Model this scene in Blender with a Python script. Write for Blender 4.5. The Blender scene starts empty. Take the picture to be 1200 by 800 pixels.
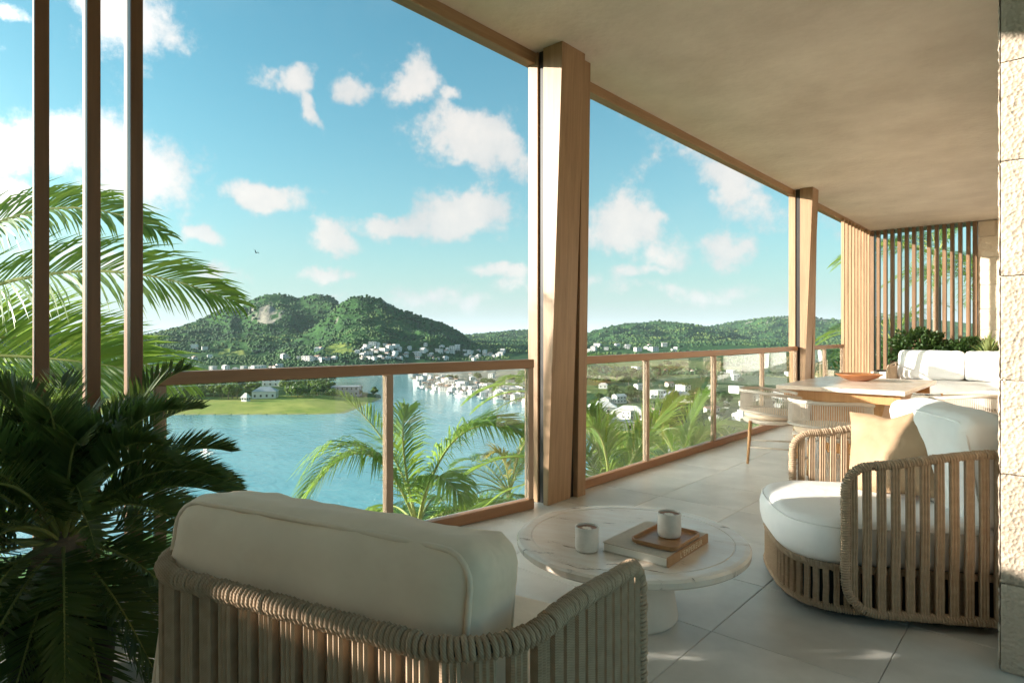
import bpy, math, random
import numpy as np
from mathutils import Vector, Matrix
random.seed(7); RS = np.random.RandomState(11)
sc = bpy.context.scene
col = sc.collection
# ------------------------------------------------------------------ camera
CAM_H = 1.30; F = 730.0; HOR = 391.0
YAW = math.radians(41.6)
D = np.array([-math.sin(YAW), math.cos(YAW)]); Rv = np.array([math.cos(YAW), math.sin(YAW)])
cam = bpy.data.objects.new('camera', bpy.data.cameras.new('camera')); col.objects.link(cam); sc.camera = cam
cam.location = (0, 0, CAM_H); cam.rotation_euler = (math.pi/2, 0, YAW)
cam.data.sensor_width = 36; cam.data.lens = 36*F/1200; cam.data.shift_y = -(400-HOR)/1200
cam.data.clip_start = 0.05; cam.data.clip_end = 60000
# ------------------------------------------------------------------ light
SUN_L = Vector((0.74, 0.67, -0.235)).normalized()          # direction the light travels
EL = math.asin(-SUN_L.z); ROT = math.atan2(-SUN_L.x, -SUN_L.y)
sd = bpy.data.lights.new('sun', 'SUN'); sun = bpy.data.objects.new('sun', sd); col.objects.link(sun)
sun.rotation_euler = SUN_L.to_track_quat('-Z', 'Y').to_euler()
sd.energy = 4.0; sd.angle = math.radians(0.6); sd.color = (1.0, 0.91, 0.80)
sc.view_settings.view_transform = 'Standard'; sc.view_settings.look = 'None'
sc.view_settings.exposure = 1.85; sc.view_settings.gamma = 1.0
sc.render.engine = 'CYCLES'
cy = sc.cycles
cy.max_bounces = 12; cy.diffuse_bounces = 6; cy.glossy_bounces = 4; cy.transmission_bounces = 8; cy.transparent_max_bounces = 16
cy.sample_clamp_indirect = 6.0; cy.use_denoising = True; cy.use_adaptive_sampling = True; cy.adaptive_threshold = 0.012
SKY_STRENGTH = 0.128

def NT(tree):
    nt = tree
    def n(t, **kw):
        x = nt.nodes.new(t)
        for k, v in kw.items():
            if k == 'inp':
                for a, b in v.items():
                    if hasattr(b, 'is_output'): nt.links.new(b, x.inputs[a])
                    else: x.inputs[a].default_value = b
            else: setattr(x, k, v)
        return x
    def m(op, a, b=None, c=None, clamp=False):
        x = nt.nodes.new('ShaderNodeMath'); x.operation = op; x.use_clamp = clamp
        for i, v in enumerate((a, b, c)):
            if v is None: continue
            if hasattr(v, 'is_output'): nt.links.new(v, x.inputs[i])
            else: x.inputs[i].default_value = v
        return x.outputs[0]
    def mix(f, a, b, mode='MIX'):
        x = nt.nodes.new('ShaderNodeMix'); x.data_type = 'RGBA'; x.blend_type = mode
        for i, v in ((0, f), (6, a), (7, b)):
            if hasattr(v, 'is_output'): nt.links.new(v, x.inputs[i])
            else: x.inputs[i].default_value = v if i == 0 else (*v, 1)[:4]
        return x.outputs[2]
    return n, m, mix

def make_world():
    w = bpy.data.worlds.new('World'); sc.world = w; w.use_nodes = True
    nt = w.node_tree; nt.nodes.clear(); n, m, mix = NT(nt)
    out = n('ShaderNodeOutputWorld'); bg = n('ShaderNodeBackground', inp={'Strength': SKY_STRENGTH})
    nt.links.new(bg.outputs[0], out.inputs[0])
    sky = n('ShaderNodeTexSky'); sky.sky_type = 'NISHITA'; sky.sun_disc = False
    sky.sun_elevation = EL; sky.sun_rotation = ROT % (2*math.pi); sky.altitude = 0
    sky.air_density = 1.0; sky.dust_density = 0.9; sky.ozone_density = 2.0
    tc = n('ShaderNodeTexCoord'); g = tc.outputs['Generated']
    # clear tropical blue: the hue of the clear air, everywhere alike
    base = mix(1.0, sky.outputs[0], (0.225, 0.525, 0.475), 'MULTIPLY')
    def dot(v):
        x = n('ShaderNodeVectorMath', operation='DOT_PRODUCT'); nt.links.new(g, x.inputs[0]); x.inputs[1].default_value = v
        return x.outputs['Value']
    n1 = n('ShaderNodeTexNoise', inp={'Vector': g, 'Scale': 6.0, 'Detail': 7.0, 'Roughness': 0.62})
    n2 = n('ShaderNodeTexNoise', inp={'Vector': g, 'Scale': 14.0, 'Detail': 9.0, 'Roughness': 0.66})
    n3 = n('ShaderNodeTexNoise', inp={'Vector': g, 'Scale': 2.2, 'Detail': 9.0, 'Roughness': 0.58})
    sepc = n('ShaderNodeSeparateColor'); nt.links.new(n1.outputs['Color'], sepc.inputs[0])
    sx = dot((Rv[0], Rv[1], 0)); sy = dot((D[0], D[1], 0)); sz = dot((0, 0, 1))
    u = m('ARCTAN2', sx, sy)
    v = m('ARCSINE', sz)
    uu = m('ADD', u, m('MULTIPLY', m('SUBTRACT', sepc.outputs[0], 0.5), 0.10))
    vv = m('ADD', v, m('MULTIPLY', m('SUBTRACT', sepc.outputs[1], 0.5), 0.10))
    # cumulus: azimuth / elevation / half sizes / roll (radians), strength
    def ang(px, py):
        x = (px-600)/F; y = (HOR-py)/F
        return math.atan(x), math.atan(y/math.sqrt(1+x*x))
    px_clouds = [(335,92,26,26,0,1.0),(360,128,40,13,-0.95,0.9),(415,104,32,22,0.1,1.0),(485,92,34,24,0.5,0.95),
                 (535,110,18,12,-.4,.6),(558,168,62,34,-0.35,1.15),(540,190,40,22,-.2,.6),(312,234,46,19,-0.1,1.0),(234,275,28,13,0,.85),
                 (545,252,58,28,0.0,1.15),(462,262,50,16,0.1,1.0),(395,280,34,17,0,.95),(732,262,52,34,0,1.15),
                 (788,300,42,24,0,.8),(850,290,60,24,0,.8),(850,205,90,30,-0.6,.75),(900,245,70,32,-.6,.6),
                 (150,28,75,55,0,.95),(70,165,90,42,0.0,1.05),(165,205,70,58,0,1.05),(20,232,34,30,0,.8),(20,8,40,16,0,.7),
                 (585,318,40,10,0,.75),(520,345,70,11,0,.6),(250,322,70,14,0,.5),(640,335,80,14,0,.6),(820,345,120,14,0,.65),(110,310,90,30,0,.6),(395,318,40,9,0,.6),(450,348,50,8,0,.55),(760,322,50,10,0,.6),(190,345,80,10,0,.55)]
    clouds = []
    for (px, py, rx, ry, roll, s) in px_clouds:
        a, e = ang(px, py); a2, _ = ang(px+rx, py); _, e2 = ang(px, py-ry)
        clouds.append((a, e, abs(a2-a), abs(e2-e), roll, s))
    rr = random.Random(3)
    for k in range(20):                                    # the same weather round the rest of the sky
        a = (0.95 + rr.random()*4.4); a = a-2*math.pi if a > math.pi else a
        e = 0.06+rr.random()*0.75
        clouds.append((a, e, 0.07+0.16*rr.random(), 0.03+0.06*rr.random(), rr.uniform(-.4,.4), rr.uniform(.7,1.1)))
    acc = None
    for (a, e, ra, re_, roll, s) in clouds:
        du = m('SUBTRACT', uu, a); dv = m('SUBTRACT', vv, e)
        if abs(roll) > .01:
            c, q = math.cos(roll), math.sin(roll)
            du, dv = m('ADD', m('MULTIPLY', du, c), m('MULTIPLY', dv, q)), m('SUBTRACT', m('MULTIPLY', dv, c), m('MULTIPLY', du, q))
        r2 = m('ADD', m('POWER', m('DIVIDE', du, ra), 2.0), m('POWER', m('DIVIDE', dv, re_), 2.0))
        gss = m('MULTIPLY', m('EXPONENT', m('MULTIPLY', r2, -0.8)), s)
        acc = gss if acc is None else m('MAXIMUM', acc, gss)
    dens = m('ADD', acc, m('MULTIPLY', m('SUBTRACT', n2.outputs[0], 0.5), 1.9))
    dens = m('ADD', dens, m('MULTIPLY', m('SUBTRACT', n1.outputs[0], 0.5), 0.5))
    al = n('ShaderNodeMapRange', interpolation_type='SMOOTHSTEP', inp={'Value': dens, 'From Min': 0.30, 'From Max': 0.78, 'To Min': 0, 'To Max': 0.93})
    # thin cirrus veil
    ve = n('ShaderNodeMapRange', interpolation_type='SMOOTHSTEP', inp={'Value': n3.outputs[0], 'From Min': 0.5, 'From Max': 0.80, 'To Min': 0, 'To Max': 0.30})
    # pale humid air low over the horizon
    hz = m('MULTIPLY', m('EXPONENT', m('MULTIPLY', m('ABSOLUTE', sz), -7.0)), 0.97)
    sun_c = m('MAXIMUM', dot((-SUN_L.x, -SUN_L.y, -SUN_L.z)), 0.0)      # air and cloud scatter more light towards the sun
    glow = m('ADD', m('MULTIPLY', m('POWER', sun_c, 6.0), 14.0), 1.0)
    gv = n('ShaderNodeCombineColor', inp={0: glow, 1: m('MULTIPLY', glow, .97), 2: m('MULTIPLY', glow, .93)}).outputs[0]
    lowc = mix(hz, base, mix(1.0, gv, (1.28, 1.40, 1.50), 'MULTIPLY'))
    c1 = mix(ve.outputs[0], lowc, mix(1.0, gv, (1.3, 1.6, 1.68), 'MULTIPLY'))
    sepb = n('ShaderNodeTexNoise', inp={'Vector': g, 'Scale': 9.0, 'Detail': 6.0, 'Roughness': 0.6})
    shade = n('ShaderNodeMapRange', inp={'Value': m('ADD', m('MULTIPLY', dens, .35), m('MULTIPLY', sepb.outputs[0], 1.3)), 'From Min': 0.62, 'From Max': 1.12, 'To Min': 0, 'To Max': 1})
    cc = mix(1.0, gv, mix(shade.outputs[0], (1.50, 1.60, 1.68), (2.05, 2.0, 1.96)), 'MULTIPLY')
    c2 = mix(al.outputs[0], c1, cc)
    nt.links.new(c2, bg.inputs[0])
make_world()

# ------------------------------------------------------------------ helpers
def tag(o, label=None, cat=None, group=None, kind=None):
    if label: o['label'] = label
    if cat: o['category'] = cat
    if group: o['group'] = group
    if kind: o['kind'] = kind
    return o
def empty(name, loc=(0,0,0), rz=0, label=None, cat=None, group=None):
    o = bpy.data.objects.new(name, None); col.objects.link(o); o.empty_display_size = .1
    o.location = loc; o.rotation_euler = (0, 0, rz)
    return tag(o, label, cat, group)
def link(name, me, parent=None):
    o = bpy.data.objects.new(name, me); col.objects.link(o)
    if parent is not None: o.parent = parent
    return o
def copy_tree(o, parent=None):
    c = o.copy(); col.objects.link(c); c.parent = parent
    for ch in list(o.children): copy_tree(ch, c)
    return c
class MB:
    def __init__(s): s.v = []; s.f = []; s.mi = []; s.cur = 0
    def add(s, verts, faces, M=None):
        b = len(s.v)
        if M is not None: verts = [tuple(M @ Vector(v)) for v in verts]
        s.v.extend([tuple(v) for v in verts]); s.f.extend([tuple(i+b for i in f) for f in faces]); s.mi.extend([s.cur]*len(faces))
        return s
    def box(s, x0, x1, y0, y1, z0, z1, b=0.0, M=None):
        if b <= 0:
            v = [(x,y,z) for z in (z0,z1) for y in (y0,y1) for x in (x0,x1)]
            f = [(0,2,3,1),(4,5,7,6),(0,1,5,4),(2,6,7,3),(0,4,6,2),(1,3,7,5)]
            return s.add(v, f, M)
        # chamfered box: 24 verts
        v = []; idx = {}
        X = (x0,x1); Y = (y0,y1); Z = (z0,z1)
        for i in (0,1):
            for j in (0,1):
                for k in (0,1):
                    sx = b if i == 0 else -b; sy = b if j == 0 else -b; sz = b if k == 0 else -b
                    for a in range(3):
                        p = [X[i]+(0 if a==0 else sx), Y[j]+(0 if a==1 else sy), Z[k]+(0 if a==2 else sz)]
                        idx[(i,j,k,a)] = len(v); v.append(tuple(p))
        f = []
        for a in range(3):
            for s_ in (0,1):
                q = []
                for (p_, r_) in ((0,0),(1,0),(1,1),(0,1)):
                    c = [0,0,0]; c[a] = s_; c[(a+1)%3] = p_; c[(a+2)%3] = r_
                    q.append(idx[(*c, a)])
                f.append(tuple(q) if s_ else tuple(reversed(q)))
        for a in range(3):          # edges along axis a
            o1, o2 = (a+1)%3, (a+2)%3
            for p_ in (0,1):
                for r_ in (0,1):
                    c0 = [0,0,0]; c0[o1] = p_; c0[o2] = r_; c1 = list(c0); c1[a] = 1
                    q = (idx[(*c0,o1)], idx[(*c1,o1)], idx[(*c1,o2)], idx[(*c0,o2)])
                    f.append(q if (p_ == r_) else tuple(reversed(q)))
        for i in (0,1):
            for j in (0,1):
                for k in (0,1):
                    t = (idx[(i,j,k,0)], idx[(i,j,k,1)], idx[(i,j,k,2)])
                    f.append(t if (i+j+k) % 2 == 1 else tuple(reversed(t)))
        return s.add(v, f, M)
    def tube(s, pts, r, seg=8, closed=False, caps=True):
        P = [Vector(p) for p in pts]; N = len(P); rad = r if hasattr(r, '__len__') else [r]*N
        v = []; f = []
        T = []
        for i in range(N):
            a = P[(i-1) % N] if (closed or i > 0) else P[i]; b = P[(i+1) % N] if (closed or i < N-1) else P[i]
            t = (b-a); T.append(t.normalized() if t.length > 1e-9 else Vector((0,0,1)))
        nrm = T[0].orthogonal().normalized()
        for i in range(N):
            nrm = (nrm - T[i]*nrm.dot(T[i]))
            nrm = nrm.normalized() if nrm.length > 1e-6 else T[i].orthogonal().normalized()
            bi = T[i].cross(nrm)
            for k in range(seg):
                a = 2*math.pi*k/seg
                v.append(P[i] + (nrm*math.cos(a)+bi*math.sin(a))*rad[i])
        for i in range(N if closed else N-1):
            j = (i+1) % N
            for k in range(seg):
                f.append((i*seg+k, i*seg+(k+1)%seg, j*seg+(k+1)%seg, j*seg+k))
        if not closed and caps:
            f.append(tuple(reversed(range(seg)))); f.append(tuple(range((N-1)*seg, N*seg)))
        return s.add(v, f)
    def lathe(s, prof, seg=48, M=None, cap=True):
        v = []; f = []; n_ = len(prof)
        for (r, z) in prof:
            for k in range(seg):
                a = 2*math.pi*k/seg; v.append((r*math.cos(a), r*math.sin(a), z))
        for i in range(n_-1):
            for k in range(seg):
                f.append((i*seg+k, i*seg+(k+1)%seg, (i+1)*seg+(k+1)%seg, (i+1)*seg+k))
        if cap:
            f.append(tuple(reversed(range(seg)))); f.append(tuple(range((n_-1)*seg, n_*seg)))
        return s.add(v, f, M)
    def mesh(s, name, mats, smooth=False):
        me = bpy.data.meshes.new(name); me.from_pydata(s.v, [], s.f)
        for m_ in (mats if isinstance(mats, (list, tuple)) else [mats]): me.materials.append(m_)
        if smooth: me.polygons.foreach_set('use_smooth', [True]*len(me.polygons))
        if any(s.mi): me.polygons.foreach_set('material_index', s.mi)
        me.update(); return me
    def build(s, name, mats, parent=None, smooth=False):
        return link(name, s.mesh(name, mats, smooth), parent)
def np_mesh(name, V, Fq, mats, smooth=False):
    """numpy verts (n,3) and faces (m,k) with equal k"""
    me = bpy.data.meshes.new(name); V = np.asarray(V, np.float32); Fq = np.asarray(Fq, np.int32)
    k = Fq.shape[1]
    me.vertices.add(len(V)); me.vertices.foreach_set('co', V.ravel())
    me.loops.add(Fq.size); me.loops.foreach_set('vertex_index', Fq.ravel())
    me.polygons.add(len(Fq)); me.polygons.foreach_set('loop_start', np.arange(0, Fq.size, k, dtype=np.int32))
    try: me.polygons.foreach_set('loop_total', np.full(len(Fq), k, np.int32))
    except Exception: pass
    if smooth: me.polygons.foreach_set('use_smooth', np.ones(len(Fq), bool))
    for m_ in (mats if isinstance(mats, (list, tuple)) else [mats]): me.materials.append(m_)
    me.update(calc_edges=True); me.validate(); return me
def P(px, py, z):
    """world point seen at photo position px,py at depth z"""
    xy = D*z + Rv*((px-600)*z/F); return (float(xy[0]), float(xy[1]), CAM_H+(HOR-py)*z/F)
def G(px, py, zg):
    z = (CAM_H-zg)*F/(py-HOR); return P(px, py, z)
def hash2(ix, iy, seed):
    h = (ix.astype(np.int64)*374761393 + iy.astype(np.int64)*668265263 + seed*974711) & 0x7fffffff
    h = ((h ^ (h >> 13))*1274126177) & 0x7fffffff
    return ((h ^ (h >> 16)) & 0xffff)/65535.0
def vnoise(x, y, seed=0):
    ix = np.floor(x); iy = np.floor(y); fx = x-ix; fy = y-iy
    fx = fx*fx*(3-2*fx); fy = fy*fy*(3-2*fy)
    a = hash2(ix, iy, seed); b = hash2(ix+1, iy, seed); c = hash2(ix, iy+1, seed); d = hash2(ix+1, iy+1, seed)
    return (a*(1-fx)+b*fx)*(1-fy)+(c*(1-fx)+d*fx)*fy
def fbm(x, y, oct=5, seed=0, ridged=False):
    t = 0; a = 0.5
    for o in range(oct):
        n_ = vnoise(x, y, seed+o*17)
        t = t + a*((1-np.abs(2*n_-1)) if ridged else n_); x = x*2.03+11.3; y = y*2.03+7.7; a *= .5
    return t
def sstep(a, b, x):
    t = np.clip((x-a)/(b-a), 0, 1); return t*t*(3-2*t)

# ------------------------------------------------------------------ materials
def material(name, rough=0.6, spec=0.4):
    mt = bpy.data.materials.new(name); mt.use_nodes = True
    nt = mt.node_tree; b = nt.nodes['Principled BSDF']
    b.inputs['Roughness'].default_value = rough; b.inputs['Specular IOR Level'].default_value = spec
    n, m, mix = NT(nt)
    return mt, nt, b, n, m, mix
def bump(nt, n, b, h, strength, dist=0.01):
    x = n('ShaderNodeBump', inp={'Height': h, 'Strength': strength, 'Distance': dist}); nt.links.new(x.outputs[0], b.inputs['Normal'])
def coords(n, scale=(1,1,1), kind='Object'):
    tc = n('ShaderNodeTexCoord'); mp = n('ShaderNodeMapping', inp={'Vector': tc.outputs[kind], 'Scale': scale}); return mp.outputs[0]
def rnd_shift(n, nt, vec, amt=20.0):
    oi = n('ShaderNodeObjectInfo'); s = n('ShaderNodeVectorMath', operation='MULTIPLY_ADD')
    nt.links.new(oi.outputs['Random'], s.inputs[0]); s.inputs[1].default_value = (amt, amt*.7, amt*1.3); nt.links.new(vec, s.inputs[2])
    return s.outputs[0], oi.outputs['Random']
def mottled(name, c1, c2, scale=(6,6,6), rough=0.7, bump_s=0.2, bump_d=0.004, detail=6, vary=0.0, spec=0.35, fine=0, contrast=(0.3,0.7), creases=0.0):
    mt, nt, b, n, m, mix = material(name, rough, spec)
    vec, r = rnd_shift(n, nt, coords(n, scale))
    ns = n('ShaderNodeTexNoise', inp={'Vector': vec, 'Scale': 1.0, 'Detail': detail, 'Roughness': 0.62})
    f = n('ShaderNodeMapRange', inp={'Value': ns.outputs[0], 'From Min': contrast[0], 'From Max': contrast[1]}).outputs[0]
    c = mix(f, c1, c2)
    if vary:
        v = m('ADD', m('MULTIPLY', r, vary), 1-vary/2)
        vc = n('ShaderNodeCombineColor', inp={0: v, 1: v, 2: v}); c = mix(1.0, c, vc.outputs[0], 'MULTIPLY')
    nt.links.new(c, b.inputs['Base Color'])
    h = ns.outputs[0]
    if fine:
        n2 = n('ShaderNodeTexNoise', inp={'Vector': vec, 'Scale': fine, 'Detail': 3.0}); h = m('ADD', m('MULTIPLY', ns.outputs[0], .6), m('MULTIPLY', n2.outputs[0], .5))
    if creases:
        nc = n('ShaderNodeTexNoise', inp={'Vector': vec, 'Scale': 1.7, 'Detail': 2.0, 'Distortion': 2.2}); nc.noise_type = 'RIDGED_MULTIFRACTAL'
        h = m('ADD', h, m('MULTIPLY', nc.outputs[0], creases))
    bump(nt, n, b, h, bump_s, bump_d)
    return mt
def wood(name, c1, c2, axis='z', rough=0.45, scale=1.0):
    mt, nt, b, n, m, mix = material(name, rough, 0.4)
    s = {'z': (26*scale, 26*scale, 1.3*scale), 'x': (1.3*scale, 26*scale, 26*scale), 'y': (26*scale, 1.3*scale, 26*scale)}[axis]
    vec, r = rnd_shift(n, nt, coords(n, s))
    n1 = n('ShaderNodeTexNoise', inp={'Vector': vec, 'Scale': 1.0, 'Detail': 6.0, 'Roughness': 0.65, 'Distortion': 0.6})
    n2 = n('ShaderNodeTexNoise', inp={'Vector': vec, 'Scale': 5.0, 'Detail': 3.0})
    f = n('ShaderNodeMapRange', inp={'Value': n1.outputs[0], 'From Min': 0.3, 'From Max': 0.72}).outputs[0]
    f = m('ADD', m('MULTIPLY', f, .75), m('MULTIPLY', n2.outputs[0], .25), clamp=True)
    c = mix(f, c1, c2); v = m('ADD', m('MULTIPLY', r, .22), .89)
    vc = n('ShaderNodeCombineColor', inp={0: v, 1: v, 2: v})
    nt.links.new(mix(1.0, c, vc.outputs[0], 'MULTIPLY'), b.inputs['Base Color'])
    bump(nt, n, b, n1.outputs[0], 0.12, 0.003)
    return mt
M = {}
M['wood'] = wood('oak cladding', (.25,.145,.075), (.47,.30,.17))
M['wood_y'] = wood('oak trim', (.27,.155,.08), (.44,.285,.16), 'y')
M['fin'] = wood('brown timber fin', (.165,.08,.038), (.25,.125,.06))
M['rail'] = wood('brown rail timber', (.28,.14,.07), (.41,.22,.11), 'y', .4)
M['post'] = mottled('bronze post metal', (.33,.22,.15), (.42,.29,.20), (8,8,2), .4, .05, vary=.1)
M['dark'] = mottled('dark bronze reveal', (.012,.010,.009), (.03,.024,.02), (10,10,3), .5, .05)
M['slat'] = wood('slat timber', (.15,.085,.045), (.28,.17,.095))
M['teak'] = wood('teak', (.40,.20,.08), (.58,.33,.15), 'z', .4, 1.2)
M['bowl'] = wood('turned bowl wood', (.26,.09,.03), (.45,.19,.07), 'x', .3, 1.2)
M['tray'] = wood('tray walnut', (.30,.13,.05), (.48,.25,.11), 'x', .35, 1.4)
M['ceiling'] = mottled('lime plaster', (.62,.53,.455), (.79,.70,.615), (.9,.9,.9), .88, .9, .02, 12, fine=16, contrast=(.34,.66))
M['tile'] = mottled('porcelain stone tile', (.50,.49,.445), (.70,.685,.635), (2.2,2.2,2.2), .32, .08, .003, 9, vary=.12, spec=.45, fine=30)
M['grout'] = mottled('grout', (.10,.10,.095), (.16,.155,.15), (20,20,20), .9)
M['linen'] = mottled('white linen', (.80,.79,.77), (.87,.86,.84), (4,4,4), .9, .45, .018, 4, spec=.2, creases=.2)
M['linen_grey'] = mottled('sand linen', (.74,.60,.46), (.84,.70,.55), (4,4,4), .9, .5, .02, 4, spec=.2, creases=.22)
M['velvet'] = mottled('tan velvet', (.29,.185,.105), (.41,.285,.175), (5,5,5), .7, .5, .012, 5, spec=.3)
M['ceramic'] = mottled('speckled ceramic', (.66,.60,.53), (.74,.68,.61), (40,40,40), .35, .05)
M['concrete'] = mottled('cast stone', (.64,.55,.45), (.72,.63,.53), (5,5,5), .7, .2, .004)
M['paper'] = mottled('book paper', (.70,.66,.58), (.80,.76,.68), (2,2,300), .9, .3, .002)
M['cover'] = mottled('book cloth', (.50,.42,.33), (.56,.48,.38), (60,60,60), .75, .2, .001)
M['spine'] = mottled('book spine cloth', (.36,.185,.085), (.44,.24,.12), (60,60,60), .6, .2, .001)
M['gilt'] = mottled('pale lettering', (.70,.56,.38), (.78,.64,.46), (60,60,60), .4)
M['frame_and_shade'] = mottled('dark frame and gap shade', (.022,.026,.028), (.04,.045,.045), (20,20,20), .8)  # near-black for frame and feet, also stands in for shade inside the chairs
M['soil'] = mottled('dark soil', (.02,.015,.01), (.05,.035,.025), (30,30,30), .95, .6, .01)
M['pot'] = mottled('charcoal planter', (.03,.03,.03), (.05,.048,.045), (10,10,10), .7, .2)
M['bark'] = mottled('palm bark', (.16,.12,.085), (.30,.24,.17), (9,9,30), .9, .8, .03)
M['white_wall'] = mottled('white render', (.66,.62,.57), (.80,.77,.73), (.3,.3,.3), .8, .1, vary=.25)
M['roof_pale'] = mottled('pale roof', (.50,.46,.42), (.66,.62,.58), (.4,.4,.4), .7, .1, vary=.5)
M['roof_grey'] = mottled('grey roof', (.24,.26,.29), (.34,.36,.39), (.4,.4,.4), .6, .1, vary=.3)
M['roof_clay'] = mottled('muted clay roof', (.34,.21,.15), (.46,.31,.24), (.4,.4,.4), .75, .1, vary=.4)
M['pane_dark'] = mottled('dark window', (.03,.04,.05), (.06,.075,.09), (1,1,1), .1, 0)
M['bird'] = mottled('bird feathers', (.03,.03,.035), (.06,.06,.065), (9,9,9), .8)

def mat_rope(name, c1, c2):
    mt, nt, b, n, m, mix = material(name, .75, .3)
    vec, r = rnd_shift(n, nt, coords(n, (1,1,1)))
    n1 = n('ShaderNodeTexNoise', inp={'Vector': vec, 'Scale': 28.0, 'Detail': 4.0})
    wv = n('ShaderNodeTexWave', inp={'Vector': vec, 'Scale': 95.0, 'Distortion': 1.5, 'Detail': 1.0}); wv.bands_direction = 'DIAGONAL'
    f = m('ADD', m('MULTIPLY', n1.outputs[0], .9), m('MULTIPLY', wv.outputs[0], .25), clamp=True)
    nt.links.new(mix(f, c1, c2), b.inputs['Base Color'])
    bump(nt, n, b, wv.outputs[0], .35, .002); return mt
M['rope'] = mat_rope('woven rope', (.27,.185,.115), (.52,.39,.27))
M['strap'] = mat_rope('flat rope strap', (.28,.19,.115), (.49,.365,.25))
M['rope_pale'] = mat_rope('pale cord', (.46,.40,.33), (.68,.61,.53))

def mat_travertine(name, kind):
    mt, nt, b, n, m, mix = material(name, .24, .6)
    v0 = coords(n, (1,1,1))
    wob = n('ShaderNodeTexNoise', inp={'Vector': v0, 'Scale': 3.0, 'Detail': 4.0})
    rot = n('ShaderNodeMapping', inp={'Vector': v0, 'Rotation': (0,0,math.radians(35)), 'Scale': (4.2, 17, 6)})
    vv = n('ShaderNodeVectorMath', operation='MULTIPLY_ADD'); nt.links.new(wob.outputs['Color'], vv.inputs[0]); vv.inputs[1].default_value = (2.0,2.0,2.0); nt.links.new(rot.outputs[0], vv.inputs[2])
    n1 = n('ShaderNodeTexNoise', inp={'Vector': vv.outputs[0], 'Scale': 1.0, 'Detail': 8.0, 'Roughness': .7})
    n2 = n('ShaderNodeTexNoise', inp={'Vector': v0, 'Scale': 2.4, 'Detail': 5.0})
    base = mix(n('ShaderNodeMapRange', inp={'Value': n2.outputs[0], 'From Min': .35, 'From Max': .65}).outputs[0], (.70,.56,.44), (.81,.71,.60))
    base = mix(n('ShaderNodeMapRange', inp={'Value': n1.outputs[0], 'From Min': .45, 'From Max': .62, 'To Max': .55}).outputs[0], base, (.82,.75,.66))
    pit = n('ShaderNodeMapRange', inp={'Value': n1.outputs[0], 'From Min': .36, 'From Max': .40, 'To Min': 1, 'To Max': 0}).outputs[0]
    cut = n('ShaderNodeMapRange', inp={'Value': wob.outputs[0], 'From Min': .38, 'From Max': .46, 'To Min': 0, 'To Max': 1}).outputs[0]
    pit = m('MULTIPLY', pit, cut)
    nt.links.new(mix(m('MULTIPLY', pit, .85), base, (.17,.12,.09)), b.inputs['Base Color'])
    bump(nt, n, b, m('SUBTRACT', 1.0, pit), .5, .004); return mt
M['travertine'] = mat_travertine('travertine', 0)

def mat_stone(name, c1, c2, rough_scale):
    mt, nt, b, n, m, mix = material(name, .9, .25)
    vec, r = rnd_shift(n, nt, coords(n, (1,1,1)))
    vo = n('ShaderNodeTexVoronoi', inp={'Vector': vec, 'Scale': rough_scale, 'Randomness': 1.0})
    n1 = n('ShaderNodeTexNoise', inp={'Vector': vec, 'Scale': 9.0, 'Detail': 8.0, 'Roughness': .7})
    n2 = n('ShaderNodeTexNoise', inp={'Vector': vec, 'Scale': 45.0, 'Detail': 4.0})
    f = m('ADD', m('MULTIPLY', n1.outputs[0], .7), m('MULTIPLY', n2.outputs[0], .4), clamp=True)
    c = mix(f, c1, c2); v = m('ADD', m('MULTIPLY', r, .25), .88)
    vc = n('ShaderNodeCombineColor', inp={0: v, 1: v, 2: v})
    nt.links.new(mix(1.0, c, vc.outputs[0], 'MULTIPLY'), b.inputs['Base Color'])
    h = m('ADD', m('MULTIPLY', vo.outputs['Distance'], .7), m('MULTIPLY', n1.outputs[0], .8))
    bump(nt, n, b, h, 1.0, .009); return mt
M['stone'] = mat_stone('split coral stone', (.38,.30,.225), (.56,.475,.38), 70)
M['stone_far'] = mat_stone('coral stone block', (.60,.48,.36), (.80,.68,.54), 18)

def mat_leaf(name, c1, c2, trans=(.30,.45,.06), tw=.35, rough=.45, patch=0):
    mt, nt, b, n, m, mix = material(name, rough, .4)
    gi = n('ShaderNodeNewGeometry'); oi = n('ShaderNodeObjectInfo')
    r = m('FRACT', m('ADD', gi.outputs['Random Per Island'], oi.outputs['Random']))
    ns = n('ShaderNodeTexNoise', inp={'Vector': coords(n, (3,3,3)), 'Scale': 1.0, 'Detail': 3.0})
    c = mix(m('ADD', m('MULTIPLY', r, .6), m('MULTIPLY', ns.outputs[0], .4), clamp=True), c1, c2)
    if patch:      # broad lighter and darker patches
        pn = n('ShaderNodeTexNoise', inp={'Vector': coords(n, (patch,)*3), 'Scale': 1.0, 'Detail': 6.0, 'Roughness': .6})
        pv = n('ShaderNodeMapRange', inp={'Value': pn.outputs[0], 'From Min': .36, 'From Max': .64, 'To Min': .45, 'To Max': 1.55}).outputs[0]
        c = mix(1.0, c, n('ShaderNodeCombineColor', inp={0: m('MULTIPLY', pv, pv), 1: pv, 2: m('ADD', m('MULTIPLY', pv, .6), .4)}).outputs[0], 'MULTIPLY')
    nt.links.new(c, b.inputs['Base Color'])
    tr = n('ShaderNodeBsdfTranslucent'); tr.inputs[0].default_value = (*trans, 1)
    ad = n('ShaderNodeMixShader', inp={0: tw}); nt.links.new(b.outputs[0], ad.inputs[1]); nt.links.new(tr.outputs[0], ad.inputs[2])
    nt.links.new(ad.outputs[0], nt.nodes['Material Output'].inputs[0]); return mt
M['palm'] = mat_leaf('coconut leaf', (.055,.115,.018), (.15,.25,.04), (.36,.52,.08), .46, .38)
M['palm_old'] = mat_leaf('yellowing coconut leaf', (.20,.17,.05), (.34,.30,.10), (.55,.48,.12), .4, .5)
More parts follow.
